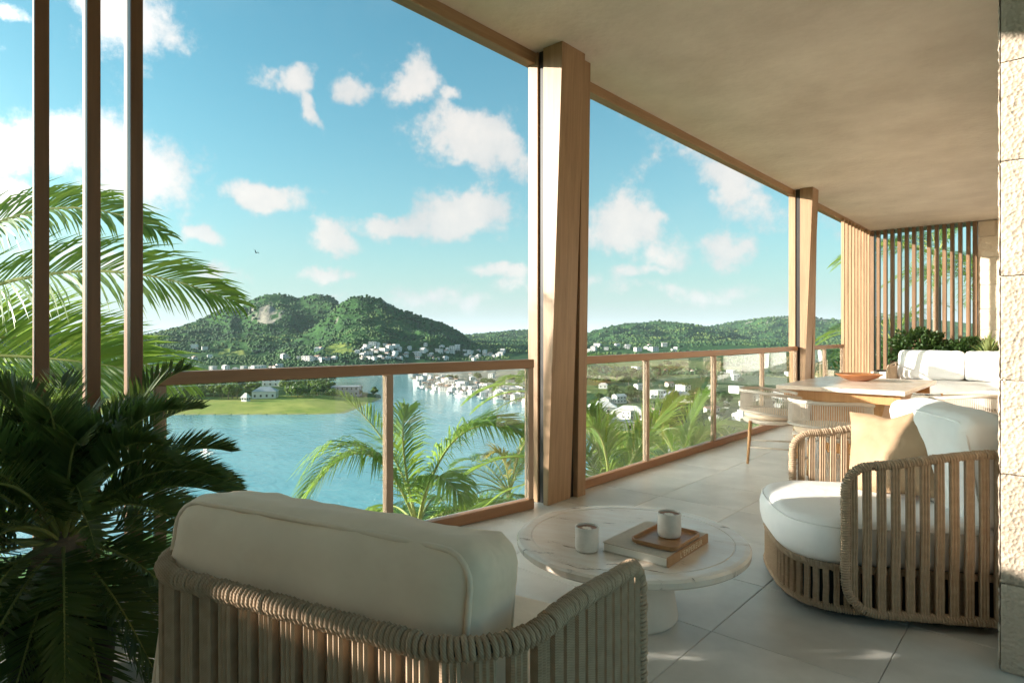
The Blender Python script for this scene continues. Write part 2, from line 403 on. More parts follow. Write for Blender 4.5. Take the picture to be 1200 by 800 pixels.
M['rachis'] = mottled('frond stalk', (.20,.24,.06), (.34,.36,.12), (6,6,6), .5)
M['cycad'] = mat_leaf('cycad leaf', (.035,.07,.022), (.10,.15,.045), (.18,.28,.05), .25, .35)
M['bush'] = mat_leaf('hedge leaf', (.02,.05,.014), (.06,.115,.03), (.14,.24,.04), .25, .4)
M['yucca'] = mat_leaf('yucca blade', (.14,.19,.07), (.30,.34,.15), (.4,.45,.12), .3, .4)
M['crown'] = mat_leaf('tree leaf', (.025,.065,.012), (.085,.14,.026), (.20,.32,.04), .28, .5)

def mat_glass():
    mt = bpy.data.materials.new('clear glass'); mt.use_nodes = True; nt = mt.node_tree; nt.nodes.clear(); n, m, mix = NT(nt)
    out = n('ShaderNodeOutputMaterial'); g = n('ShaderNodeBsdfGlass', inp={'Color': (.965,.985,.975,1), 'Roughness': 0.0, 'IOR': 1.45})
    nt.links.new(g.outputs[0], out.inputs[0]); return mt
M['glass'] = mat_glass()

def mat_water():
    mt, nt, b, n, m, mix = material('lagoon water', .06, .5)
    v = coords(n, (1,1,1))
    n1 = n('ShaderNodeTexNoise', inp={'Vector': v, 'Scale': .010, 'Detail': 6.0, 'Roughness': .6})
    mpv = n('ShaderNodeMapping', inp={'Vector': v, 'Scale': (.5,.9,1), 'Rotation': (0,0,.6)})
    n2 = n('ShaderNodeTexNoise', inp={'Vector': mpv.outputs[0], 'Scale': .55, 'Detail': 5.0})
    ms = n('ShaderNodeMapping', inp={'Vector': v, 'Scale': (.006,.035,1), 'Rotation': (0,0,.75)})
    n3 = n('ShaderNodeTexNoise', inp={'Vector': ms.outputs[0], 'Scale': 1.0, 'Detail': 5.0, 'Roughness': .6})
    f = n('ShaderNodeMapRange', inp={'Value': m('ADD', m('MULTIPLY', n1.outputs[0], .5), m('MULTIPLY', n3.outputs[0], .5)), 'From Min': .38, 'From Max': .62}).outputs[0]
    nt.links.new(mix(f, (.08,.28,.33), (.19,.44,.47)), b.inputs['Base Color'])
    bump(nt, n, b, n2.outputs[0], .22, 1.0); return mt
M['water'] = mat_water()

def mat_terrain():
    mt, nt, b, n, m, mix = material('island ground', .95, .1)
    at = n('ShaderNodeAttribute'); at.attribute_name = 'cover'
    sp = n('ShaderNodeSeparateColor'); nt.links.new(at.outputs['Color'], sp.inputs[0])
    v = coords(n, (1,1,1))
    big = n('ShaderNodeTexNoise', inp={'Vector': v, 'Scale': .006, 'Detail': 7.0, 'Roughness': .65})
    fin = n('ShaderNodeTexNoise', inp={'Vector': v, 'Scale': .09, 'Detail': 6.0, 'Roughness': .7})
    vo = n('ShaderNodeTexVoronoi', inp={'Vector': v, 'Scale': .11})
    f = m('ADD', m('MULTIPLY', big.outputs[0], .6), m('MULTIPLY', fin.outputs[0], .5))
    fo = n('ShaderNodeMapRange', inp={'Value': f, 'From Min': .36, 'From Max': .74}).outputs[0]
    forest = mix(fo, (.016,.052,.020), (.065,.15,.038))
    g2 = n('ShaderNodeTexNoise', inp={'Vector': v, 'Scale': .03, 'Detail': 6.0, 'Roughness': .7})
    lawn = mix(n('ShaderNodeMapRange', inp={'Value': m('ADD', m('MULTIPLY', g2.outputs[0], .6), m('MULTIPLY', fin.outputs[0], .4)), 'From Min': .36, 'From Max': .62}).outputs[0], (.16,.24,.04), (.42,.40,.11))
    fld = mix(g2.outputs[0], (.085,.15,.035), (.25,.27,.085))
    rock = mix(fin.outputs[0], (.17,.15,.12), (.40,.36,.30))
    c = mix(sp.outputs[0], forest, lawn); c = mix(sp.outputs[1], c, fld); c = mix(sp.outputs[2], c, rock)
    nt.links.new(c, b.inputs['Base Color'])
    bump(nt, n, b, m('MULTIPLY', m('ADD', fin.outputs[0], m('MULTIPLY', vo.outputs[0], .5)), m('SUBTRACT', 1.0, m('MULTIPLY', sp.outputs[0], .93))), .6, 5.0); return mt
M['terrain'] = mat_terrain()
M['canopy'] = mat_leaf('forest canopy', (.014,.05,.020), (.075,.16,.040), (.1,.2,.03), .12, .8, .008)

# ================================================================== ARCHITECTURE
CEIL = 3.47; FX = -3.05
rng = random.Random(21)
# floor: grout bed + tiles
FEDGE = [(-3.085, 3.66), (-3.02-.06, 3.62), (-3.79, -1.02)]
fpoly = [(2.6, -2.4), (2.6, 15.4), (-3.085, 15.4), (-3.085, 3.63), (-3.04, 3.62), (-3.71, -.82), (-3.71, -2.4)]
def prism(poly, z0, z1, name, mat):
    k = len(poly); mb = MB(); mb.add([(x, y, z0) for x, y in poly]+[(x, y, z1) for x, y in poly], [tuple(reversed(range(k))), tuple(range(k, 2*k))]+[(i, (i+1) % k, k+(i+1) % k, k+i) for i in range(k)]); return mb.build(name, mat)
def clip_half(poly, a, b):
    out = []; f = lambda p: (b[0]-a[0])*(p[1]-a[1])-(b[1]-a[1])*(p[0]-a[0])
    for i in range(len(poly)):
        p, q = poly[i], poly[(i+1) % len(poly)]; fp, fq = f(p), f(q)
        if fp >= 0: out.append(p)
        if fp*fq < 0: t = fp/(fp-fq); out.append((p[0]+(q[0]-p[0])*t, p[1]+(q[1]-p[1])*t))
    return out
fl = prism(fpoly, -.30, -.012, 'floor', M['grout']); tag(fl, 'balcony floor of square grey stone tiles', None, None, 'structure')
tile_me = MB().box(-.317, .317, -.317, .317, -.0115, 0, .0025).mesh('tile', M['tile'])
nx = [-4, -3, -2, -1, 0, 1, 2, 3]
for j in range(-4, 20):
    for i in nx:
        cx = -.84+.637*i*1.0-.0; cy = 2.30+.637*j*1.0
        if cx < -3.65 or cx > 1.6 or cy > 15.2: continue
        if cx > .3 and cy > 3.4: continue
        if cx < -3.0:
            if cy > 3.7: continue
            pol = clip_half([(cx-.317, cy-.317), (cx+.317, cy-.317), (cx+.317, cy+.317), (cx-.317, cy+.317)], (-3.04, 3.62), (-3.71, -.82))
            pol = clip_half([(-p[0], p[1]) for p in pol], (0, 0), (0, 0)) if False else pol
            ok_ = len(pol) >= 3
            if not ok_: continue
            t = prism(pol, -.0115, 0, 'tile', M['tile']); t.parent = fl; continue
        t = link('tile', tile_me, fl); t.location = (cx, cy, rng.uniform(-.0006, .0006)); t.rotation_euler = (0, 0, rng.choice((0, 1, 2, 3))*math.pi/2)
tag(prism([(x*.985, y) for x, y in fpoly], -8.5, -.305, 'building_base', M['concrete']), 'plain wall of the building under the balcony', None, None, 'structure')
# ceiling slab with its timber edge beam
ce = MB().box(-3.06, 2.6, -2.4, 15.6, CEIL, CEIL+.35).build('ceiling', M['ceiling']); tag(ce, 'plastered balcony ceiling', None, None, 'structure')
MB().box(-3.16, -3.063, -2.4, 15.6, 3.385, CEIL+.30, .004).build('edge_beam', M['wood_y'], ce)
# unseen wall behind the viewer, placed to shade this end; slot added for sun glint
sw = MB().box(-3.40, 2.6, -1.25, -1.0, 0.002, 1.30).box(-3.40, 2.6, -1.25, -1.0, 1.43, CEIL-.002).box(-2.60, 2.6, -1.2497, -1.0003, 1.30, 1.43).box(-3.40, -3.22, -1.2497, -1.0003, 1.30, 1.43).build('slotted_shade_wall', M['ceiling']); tag(sw, 'unseen plastered wall added to shade the near end, slotted for a sun glint', None, None, 'structure')

# unseen block added beside the sun screen to keep low sun off the cycad
pw = MB().box(-3.64, -3.46, -.995, .06, .002, 1.45, .004).build('sun_block_wall', M['ceiling']); tag(pw, 'unseen plastered block added to keep low sun off the cycad', None, None, 'structure')
# columns: dark core, oak boards, one tapering blade
def column(y0, label):
    root = empty('timber_column', (FX, y0, 0), 0, label, 'column')
    MB().box(.0132, .0828, .016, .31, .001, CEIL-.001).build('core', M['dark'], root); MB().box(-.06, .108, .2722, .3278, .0012, CEIL-.0012).build('core', M['dark'], root)
    MB().box(-.085, .012, 0, .30, .002, CEIL-.002, .003).build('side_board', M['wood'], root)
    b = MB(); x0 = .084; zt = CEIL-.0015; zb = .0015       # blade: widens towards the ceiling
    b.add([(x0,-.02,zb),(.125,-.02,zb),(.125,.27,zb),(x0,.27,zb),(x0,-.02,zt),(.265,-.02,zt),(.265,.27,zt),(x0,.27,zt)],
          [(3,2,1,0),(4,5,6,7),(0,1,5,4),(1,2,6,5),(2,3,7,6),(3,0,4,7)])
    b.build('tapered_blade', M['wood'], root)
    b = MB(); b.add([(-.075,.33,zb),(.15,.33,zb),(.15,.44,zb),(-.075,.44,zb),(-.075,.33,zt),(.20,.33,zt),(.20,.44,zt),(-.075,.44,zt)],
          [(3,2,1,0),(4,5,6,7),(0,1,5,4),(1,2,6,5),(2,3,7,6),(3,0,4,7)])
    b.build('rear_board', M['wood'], root)
    return root
column(3.72, 'tall oak column with dark grooves behind the round coffee table')
column(9.85, 'far oak column with dark grooves behind the dining table')

# railings
def railing(loc, rz, L, posts, label, first_gap=0.0):
    root = empty('glass_railing', loc, rz, label, 'railing')
    MB().box(-.035, .035, 0, L, 1.045, 1.11, .004).build('top_rail', M['rail'], root)
    MB().box(-.035, .035, 0, L, .002, .075, .004).build('bottom_rail', M['rail'], root)
    for p in posts: MB().box(-.028, .028, p-.024, p+.024, .076, 1.044, .003).build('post', M['post'], root)
    for a, c in zip(posts[:-1], posts[1:]):
        MB().box(-.006, .006, a+.030, c-.030, .085, 1.035).build('glass_pane', M['glass'], root)
    return root
A = Vector((-2.985, 3.58)); B = Vector((-3.36, 1.12)); LAB = (B-A).length; rzA = math.atan2(-(B-A).x, (B-A).y)
dA = (B-A).normalized()
railing((A.x, A.y, 0), rzA, LAB, [.024, LAB*.481, LAB-.03], 'brown timber railing with two clear glass panes above the lagoon')
railing((-3.03, 4.18, 0), 0, 5.66, [.03, 1.18, 2.72, 4.25, 5.63], 'long brown railing with four glass panes running between the two columns')
railing((-3.03, 10.32, 0), 0, 2.12, [.03, 1.0, 2.09], 'short railing with glass panes between far column and slatted corner')
# blades of the sun screen
blade = MB().box(-.10, .10, -.0265, .0265, .0, 3.95, .003).mesh('screen_blade', M['fin'])
scr_labels = {1.0226: 'tall brown timber fin where the glass railing ends', 1.0923: 'tall brown timber fin standing between two fins of the screen', 1.170: 'tall brown timber fin leftmost of the three in view'}
def fin(t):
    p = A+(B-A)*t; o = link('timber_fin', blade); o.location = (p.x-.09, p.y, .001); o.rotation_euler.z = rzA+math.pi; return o
for t, lb in scr_labels.items(): tag(fin(t), lb, 'timber fin', 'timber fins of the sun screen')
for k in range(1, 3): tag(fin(1.170+.0735*k), 'brown timber fin of the sun screen beyond the frame', 'timber fin', 'timber fins of the sun screen')

# slatted corner and end screen
root = empty('slatted_side_screen', (FX, 12.5, 0), 0, 'narrow side screen of pale vertical slats at the far corner', 'slatted screen')
sl = MB().box(-.0275, .0275, -.025, .025, .05, CEIL-.05, .003).mesh('slat', M['wood'])
for k in range(9):
    o = link('slat', sl, root); o.location = (0, .1+k*.245, 0)
MB().box(-.055, .055, -.02, 2.22, .002, .048).build('sill', M['dark'], root)
YE = 14.95
root = empty('slatted_end_screen', (FX+.05, YE, 0), 0, 'wide end screen of brown vertical slats behind the white sofa', 'slatted screen')
sl = MB().box(-.033, .033, -.06, .06, .0, CEIL-.004, .004).mesh('slat', M['slat'])
for k in range(13):
    o = link('slat', sl, root); o.location = (.06+k*.128, 0, 0.002)
MB().box(1.665, 1.735, -.07, .07, .002, CEIL-.005).build('frame_post', M['slat'], root)
MB().box(-.09, -.01, -.10, .10, .002, CEIL-.006).build('frame_post', M['slat'], root)

# stone walls made of blocks
def rough_block(w, d, h, seed, amp=.012, n=14, mat='stone'):
    """box with a chiselled face on -Y and +-X sides"""
    R_ = np.random.RandomState(seed); V = []; Fq = []
    def face(o, u, v, nrm, nu, nv):
        b = len(V); o, u, v, nrm = map(np.array, (o, u, v, nrm))
        for j in range(nv+1):
            for i in range(nu+1):
                e = min(i, nu-i, j, nv-j); k = .55 if e == 0 else 1
                V.append(tuple(o+u*i/nu+v*j/nv+nrm*(k*(R_.rand()*amp+.004))))
        for j in range(nv):
            for i in range(nu): Fq.append((b+j*(nu+1)+i, b+j*(nu+1)+i+1, b+(j+1)*(nu+1)+i+1, b+(j+1)*(nu+1)+i))
    face((0,0,0), (w,0,0), (0,0,h), (0,-1,0), n, n); face((0,d,0), (0,-d,0), (0,0,h), (-1,0,0), max(2, n//2), max(2, n//2))
    face((0,0,h), (w,0,0), (0,d,0), (0,0,1), 1, 1); face((w,0,0), (0,d,0), (0,0,h), (1,0,0), 1, 1); face((0,d,h), (w,0,0), (0,0,-h), (0,1,0), 1, 1)
    return np_mesh('stone_block', V, Fq, M[mat])
WXL = -.185; WY0 = 3.05
root = empty('stone_wall', (WXL, WY0, 0), 0, 'rough chiselled stone wall end beside the armchair', 'wall')
MB().box(.14, .65, .02, 12.3, .003, CEIL-.007).build('wall_core', M['concrete'], root)
z = .004; k = 0
for hc in (.34, .42, .36, .40, .44, .38, .42, .36, .341):
    if z+hc > CEIL-.003: hc = CEIL-.003-z
    o = link('stone_block', rough_block(.62, .22, hc-.0035, 100+k, .007, 44), root); o.location = (0, 0, z)
    y = .223
    while y < 11.4:
        L_ = .7+.5*rng.random(); o = link('stone_block', rough_block(.05, L_-.006, hc-.006, 300+k*40+int(y*3), .012, 4), root); o.location = (.09, y, z); y += L_
    z += hc; k += 1
root = empty('stone_panel', (FX+.05+1.745, YE-.02, 0), 0, 'pale stone block wall at the far end right of the slats', 'wall')
MB().box(.01, 1.9, .03, .3, .003, CEIL-.008).build('wall_core', M['concrete'], root)
z = .004; k = 0
while z < CEIL-.05:
    hc = min(.40+.06*((k*7) % 3), CEIL-.006-z); x = 0; first_ = .28 if k % 2 else .52
    while x < 1.85:
        w = first_ if x == 0 else .5; o = link('stone_block', rough_block(w-.008, .028, hc-.008, 900+k*10+int(x*9), .012, 8, 'stone_far'), root); o.location = (x, 0, z); x += w
    z += hc; k += 1
# ================================================================== SETTING: land, water, hills
EYE = 40.0; WL = CAM_H-EYE
lag_px = [(-900,483),(-400,484),(-100,486),(205,486),(300,486),(380,485.5),(405,484),(415,480),(425,475),(440,470),(447,467),(446,462),
          (425,459),(400,457),(385,452),(383,447),(395,441),(430,437),(465,434),(474,434),(482,444),(488,450),(505,456),(530,460.5),(560,464),(590,468),
          (612,471),(640,480),(680,497),(693,515),(690,545),(675,590),(640,650),(560,720),(400,760),(100,780),(-400,770),(-900,700)]
LAG = np.array([G(x, y, WL)[:2] for x, y in lag_px])
def inside(px, py, poly):
    r = np.zeros(px.shape, bool); n_ = len(poly)
    for i in range(n_):
        x0, y0 = poly[i]; x1, y1 = poly[(i+1) % n_]
        c = (y0 > py) != (y1 > py)
        with np.errstate(divide='ignore', invalid='ignore'):
            xi = (x1-x0)*(py-y0)/(y1-y0)+x0
        r ^= c & (px < xi)
    return r
def dist_poly(px, py, poly):
    d = np.full(px.shape, 1e9); n_ = len(poly)
    for i in range(n_):
        a = poly[i]; b = poly[(i+1) % n_]; ab = b-a
        t = np.clip(((px-a[0])*ab[0]+(py-a[1])*ab[1])/(ab@ab+1e-9), 0, 1)
        d = np.minimum(d, np.hypot(px-a[0]-t*ab[0], py-a[1]-t*ab[1]))
    return d
HILLS = [  # (distance, front run, back run, crest outline in the photograph)
 (1650, 800, 900, [(-700,380),(-300,372),(0,380),(120,398),(170,396),(205,386),(240,373),(262,362),(283,360),(296,350),(312,344),(330,344),(350,348),(372,345),(388,348),(398,356),(412,372),(440,392),(470,408),(520,425)], 26),
 (1180, 470, 500, [(300,428),(335,404),(362,388),(385,370),(398,357),(412,350),(430,348),(448,352),(462,361),(480,365),(500,372),(520,379),(540,391),(556,404),(575,415),(610,424)], 20),
 (2700, 1100, 1200, [(440,412),(520,402),(545,394),(565,391),(590,389),(610,387),(640,389),(668,392),(690,393)], 20),
 (2300, 1050, 900, [(560,412),(620,400),(660,394),(690,389),(715,383),(740,379),(765,377),(785,377),(805,379),(830,384),(850,389),(880,398),(930,410)], 22),
 (3300, 1300, 1500, [(740,396),(800,386),(840,381),(870,376),(900,372.5),(930,371),(960,374),(1000,376),(1060,372),(1150,380),(1300,374),(1700,384)], 26),
]
def polar(wx, wy):
    lat = wx*Rv[0]+wy*Rv[1]; dep = wx*D[0]+wy*D[1]
    return np.arctan2(lat, dep), np.hypot(wx, wy)
def terrain_h(wx, wy):
    """height over the water level and hill weight"""
    th, r = polar(wx, wy)
    ins = inside(wx, wy, LAG); d = dist_poly(wx, wy, LAG)
    tc = np.clip(th, -1.25, 1.25); px = 600+F*np.tan(tc)
    n1 = fbm(wx/260, wy/260, 5, 3); n2 = fbm(wx/60, wy/60, 5, 9)
    plain = np.minimum(d*0.05, 1.6)+sstep(60, 700, d)*10*n1 + np.minimum(d*.02, 1)*2.2*n2
    plain = plain+sstep(700, 1500, r)*10
    bluff = 33.5*(1-sstep(9, 95, r))
    base = np.maximum(plain, 0)+bluff
    hill = np.zeros_like(r)
    for (R, wf, wb, outl, amp) in HILLS:
        xs = [p[0] for p in outl]; ys = [p[1] for p in outl]
        yc = np.interp(px, xs, ys); edge = sstep(xs[0]-140, xs[0], px)*(1-sstep(xs[-1], xs[-1]+140, px))
        wob = (fbm(th*9+R, th*0+R, 4, 5)-.5)*.34
        Rl = R*(1+wob*.35)
        H = np.maximum(EYE+(HOR-yc)/F*Rl*np.cos(tc), 0)*edge
        t = (r-(Rl-wf))/wf
        front = np.clip(t, 0, 1); front = front**1.5*(1.25-.25*front)
        back = 1-sstep(0, 1, (r-Rl)/wb)
        sp = fbm(th*R/240+3, r/1300, 4, int(R) % 97, True)          # spurs running down the slope
        body = np.where(t < 1, front, back)
        g = H*body*(1-0.62*(1-sp)*np.clip((1-body)*2.4, 0, 1))
        g = g+amp*2.0*(fbm(wx/150, wy/150, 5, int(R) % 83, True)-.55)*np.clip(body*2, 0, 1)*np.clip((1-body)*5, .22, 1)
        g = g+amp*(fbm(wx/95, wy/95, 5, int(R) % 89)-.5)*np.clip(body*2, 0, 1)*np.clip((1-body)*6, .12, 1)
        hill = np.maximum(hill, np.where(t > -.05, g, 0))
    h = np.maximum(base, hill)
    h = np.where(ins, -np.minimum(d*0.12, 3.0)-.05, h)
    return h, hill, d, ins, px, r, n1, n2
# polar sheet: dense inside the view, coarse elsewhere, out to the horizon
th_in = np.linspace(-0.80, 0.80, 760); th_out = np.linspace(0.80, 2*math.pi-0.80, 90)[1:-1]
TH = np.concatenate([th_in, th_out]); RR = np.concatenate([np.geomspace(4, 200, 70), np.geomspace(200, 4600, 330)[1:], np.geomspace(4600, 40000, 14)[1:]])
tt, rr_ = np.meshgrid(TH, RR, indexing='ij')
WX = np.sin(tt)*rr_*Rv[0]+np.cos(tt)*rr_*D[0]; WY = np.sin(tt)*rr_*Rv[1]+np.cos(tt)*rr_*D[1]
hh, hillw, dsh, ins, pxx, rad, nn1, nn2 = terrain_h(WX, WY)
rough_ = (fbm(WX/17, WY/17, 3, 41)-.5)*np.clip((rad-250)/300, 0, 1)*7*np.clip(hillw/20, 0, 1)
hz_ = hh+np.where(ins, 0, rough_)
pyy = HOR-F*(hz_-EYE)/np.maximum(rad*np.cos(np.clip(tt, -1.3, 1.3)), 1)
lawn_poly = np.array([G(x, y, WL)[:2] for x, y in [(-400,484),(205,486),(380,485.5),(405,484),(447,467),(436,466),(400,468),(330,468.5),(250,471),(100,472),(-400,474)]])
lawn = inside(WX, WY, lawn_poly) & ~ins
lawn2 = (vnoise(WX/55, WY/55, 77) > .60) & (pxx > 640) & (rad < 620) & ~ins & (rad > 130)
lawn3 = ((np.hypot((pxx-398)/19, (pyy-409)/7) < 1) | (np.hypot((pxx-275)/20, (pyy-413)/4) < 1) | (np.hypot((pxx-560)/9, (pyy-433)/4) < 1) | (np.hypot((pxx-598)/18, (pyy-436)/5)<1)) & (fbm(WX/45, WY/45, 4, 19) > .42) & ~ins
field = ((vnoise(WX/70, WY/70, 51) > .5) & (pxx > 640) & (rad > 150) & (rad < 900) & (hillw < 14) & ~lawn2 & ~ins)
beach = (~ins) & (dsh < 3.0)
rock = ((np.hypot((pxx-313)/9, (pyy-372)/15) < 1.2) | (np.hypot((pxx-322)/12, (pyy-368)/6) < 1)| (np.hypot((pxx-296)/5, (pyy-366)/8) < 1) | (np.hypot((pxx-397)/4, (pyy-381)/7) < 1)) & (fbm(WX/25, WY/25, 4, 8) > .38) & (hillw > 60)
grassy = (fbm(WX/210, WY/210, 5, 71) > .53) & (hillw > 8) & ~ins
rock = rock | ((fbm(WX/60, WY/60, 4, 33) > .63) & (hillw > 90))
rock |= (pxx > 470) & (pxx < 640) & (hh < 5) & (rad < 760) & ~ins & (rad > 300)
cover = np.zeros((*WX.shape, 4), np.float32)
cover[..., 0] = np.maximum((lawn | lawn2)*1.0, lawn3*.6, grassy*.30); cover[..., 1] = np.where(field, .8, 0); cover[..., 2] = np.where(rock, .85, np.where(beach, .5, 0)); cover[..., 3] = 1
nth, nr = WX.shape
ii = np.arange(nth)[:, None]*nr; jj = np.arange(nr-1)[None, :]
a = ii+jj; b_ = np.roll(ii, -1, 0)+jj
quads = np.stack([a, b_, b_+1, a+1], -1).reshape(-1, 4)
V = np.stack([WX, WY, hz_+WL], -1).reshape(-1, 3)
me = np_mesh('ground', V, quads, M['terrain'], True)
ca = me.color_attributes.new('cover', 'FLOAT_COLOR', 'POINT'); ca.data.foreach_set('color', cover.reshape(-1))
tag(link('ground', me), 'green island ground with hills round the lagoon', None, None, 'structure')
nw = 96; wv_ = [(0, 0, WL)]+[(45000*math.cos(2*math.pi*k/nw), 45000*math.sin(2*math.pi*k/nw), WL) for k in range(nw)]
wb_ = MB(); wb_.add(wv_, [(0, 1+k, 1+(k+1) % nw) for k in range(nw)])
tag(wb_.build('lagoon_water', M['water']), 'calm turquoise lagoon water below the balcony', None, None, 'structure')
def ground_z(x, y):
    h = terrain_h(np.array([x]), np.array([y]))[0][0]; return float(h)+WL
def ground_many(x, y):
    h, hill, d, i_, px, r, _, _ = terrain_h(np.asarray(x, float), np.asarray(y, float)); return h, hill, d, i_, px, r

# ---- forest canopy on the slopes: leafy clumps nobody could count, one mass
ICO_V = None
def ico():
    p = (1+5**.5)/2
    v = np.array([(-1,p,0),(1,p,0),(-1,-p,0),(1,-p,0),(0,-1,p),(0,1,p),(0,-1,-p),(0,1,-p),(p,0,-1),(p,0,1),(-p,0,-1),(-p,0,1)], float)
    v /= np.linalg.norm(v[0])
    f = np.array([(0,11,5),(0,5,1),(0,1,7),(0,7,10),(0,10,11),(1,5,9),(5,11,4),(11,10,2),(10,7,6),(7,1,8),(3,9,4),(3,4,2),(3,2,6),(3,6,8),(3,8,9),(4,9,5),(2,4,11),(6,2,10),(8,6,7),(9,8,1)])
    return v, f
def canopy():
    N = 110000
    px = RS.uniform(-60, 1080, N); r = np.exp(RS.uniform(math.log(420), math.log(3400), N)); th = np.arctan((px-600)/F)
    x = np.sin(th)*r*Rv[0]+np.cos(th)*r*D[0]; y = np.sin(th)*r*Rv[1]+np.cos(th)*r*D[1]
    h, hill, d, i_, _, _ = ground_many(x, y)
    nz = fbm(x/90, y/90, 4, 66)
    py = HOR-F*(h-EYE)/(r*np.cos(th))
    clear = (np.hypot((px-398)/16, (py-409)/5) < 1.05) | (np.hypot((px-275)/20, (py-413)/4) < 1.05) | (np.hypot((px-560)/9, (py-433)/4)<1) | (np.hypot((px-598)/18, (py-436)/5)<1) | (np.hypot((px-314)/17, (py-370)/12) < .9) | (np.hypot((px-397)/5, (py-381)/8) < 1)
    keep = (~i_) & (d > 8) & ~clear & ((hill > 10) | ((nz > .5) & (r > 560)))
    keep &= ~((fbm(x/210, y/210, 5, 71) > .53) & (RS.rand(N) < .55))
    keep &= ~((px > 470) & (px < 640) & (h < 6) & (r < 760)) & (RS.rand(N) < .75)
    x, y, h, r = x[keep], y[keep], h[keep], r[keep]
    v, f = ico(); n_ = len(x)
    s = (1.5+1.9*RS.rand(n_)**2)*(r/1200)**.75
    ang = RS.rand(n_)*6.28; c, q = np.cos(ang), np.sin(ang)
    jit = 1+.45*(RS.rand(n_, 12)-.5)
    vx = v[None, :, 0]*jit; vy = v[None, :, 1]*jit; vz = v[None, :, 2]*jit
    X = x[:, None]+s[:, None]*(vx*c[:, None]-vy*q[:, None]); Y = y[:, None]+s[:, None]*(vx*q[:, None]+vy*c[:, None])
    Z = h[:, None]+WL+s[:, None]*(.35+vz*.85)
    V = np.stack([X, Y, Z], -1).reshape(-1, 3); Fq = (f[None]+12*np.arange(n_)[:, None, None]).reshape(-1, 3)
    me = np_mesh('forest', V, Fq, M['canopy'], False)
    tag(link('forest_canopy', me), 'dense green forest covering the far hillsides', 'forest', None, 'stuff')
canopy()

# ---- haze is made at the end (see HAZE)
# ---- broadleaf trees of the valley
def leafy_tree(seed, spread, height, squat):
    R_ = random.Random(seed)
    root = empty('broadleaf_tree')
    t = MB(); t.tube([(0,0,-.6),(.08*spread,.02,height*.2),(.02,.06,height*.45),(0,0,height*.7)], [height*.035, height*.028, height*.02, height*.008], 7)
    for k in range(5):
        a = k*1.256+R_.random(); e = height*(.3+.06*k)
        t.tube([(.02,.02,e),(math.cos(a)*spread*.35, math.sin(a)*spread*.35, e+height*.16),(math.cos(a)*spread*.62, math.sin(a)*spread*.62, e+height*.27)], [height*.015, height*.010, height*.004], 5)
    t.build('trunk', M['bark'], root, True)
    V = []; Fq = []
    for k in range(26):
        a = R_.random()*6.28; rr = spread*.72*math.sqrt(R_.random()); zc = height*(.42+.5*R_.random()*(1-(rr/spread)**2*.9))
        c = Vector((math.cos(a)*rr, math.sin(a)*rr, zc)); cs = spread*(.22+.16*R_.random())
        for j in range(34):
            d_ = Vector((R_.gauss(0,1), R_.gauss(0,1), R_.gauss(0,1)*squat)); d_.normalize()
            p = c+d_*cs*(.55+.5*R_.random()); s_ = spread*(.07+.06*R_.random())
            up = Vector((R_.gauss(0,1), R_.gauss(0,1), R_.gauss(0,1))); tx = d_.cross(up).normalized(); ty = (d_+up*.4).cross(tx).normalized()
            b = len(V); V += [p-tx*s_-ty*s_*.5, p+tx*s_*.2-ty*s_, p+tx*s_+ty*s_*.4, p-tx*s_*.1+ty*s_]; Fq.append((b, b+1, b+2, b+3))
    link('crown', np_mesh('crown', [tuple(v) for v in V], Fq, M['crown']), root)
    return root
protos = [leafy_tree(1, 4.2, 7.5, .7), leafy_tree(2, 5.2, 6.0, .5), leafy_tree(3, 3.2, 8.0, .9)]
kinds = ['tall rounded green tree %s', 'broad low green tree %s', 'slim upright green tree %s']
groups = ['rounded trees %s', 'broad low trees %s', 'slim trees %s']
tree_px = []
rt = random.Random(5)
def on_plain(px, py):
    """ground point near the plain that shows at px,py"""
    h = 2.0
    for _ in range(6):
        x, y, _z = G(px, py, WL+h); h = .5*h+.5*(ground_z(x, y)-WL)
    return x, y, WL+h
for k in range(80): tree_px.append((rt.uniform(196, 300), rt.uniform(448, 468), None))     # wood behind the lawn
for k in range(44): tree_px.append((rt.uniform(335, 392), rt.uniform(449, 467), None))
for k in range(8): tree_px.append((rt.uniform(392, 440), rt.uniform(458, 465), .6))
for k in range(30): tree_px.append((rt.uniform(20, 200), rt.uniform(448, 470), None))
for (x, y) in [(527,446),(535,447),(568,450),(574,452),(600,447),(606,452),(560,446)]: tree_px.append((x, y, .8))
for k in range(26): tree_px.append((rt.uniform(684, 765), rt.uniform(441, 452), None))      # hedgerow
for k in range(14): tree_px.append((rt.uniform(716, 760), rt.uniform(462, 474), .75))
for k in range(26): tree_px.append((rt.uniform(765, 940), rt.uniform(428, 450), None))
for k in range(22): tree_px.append((rt.uniform(760, 950), rt.uniform(455, 520), .8))
for k in range(80): tree_px.append((rt.uniform(690, 950), rt.uniform(428, 520), rt.choice((.5, .65, .8))))
for k in range(10): tree_px.append((rt.uniform(960, 1016), rt.uniform(425, 480), None))
first = [True]*3
def where(px, py):
    if px < 200: return 'at the lagoon behind the timber fins'
    if px < 320: return 'in the wood behind the bright lawn'
    if px < 392: return 'between the houses beside the lawn'
    if px < 450: return 'near the grey building at the lawn tip'
    if px < 640: return 'in the harbour town on the shore'
    if px < 765 and py < 455: return 'in the hedgerow seen in the first long pane'
    if px < 765: return 'in the grove above the white villas'
    if px < 955 and py < 453: return 'on the valley edge behind the long railing'
    if px < 955: return 'in the field below the long railing'
    return 'beyond the short far railing'
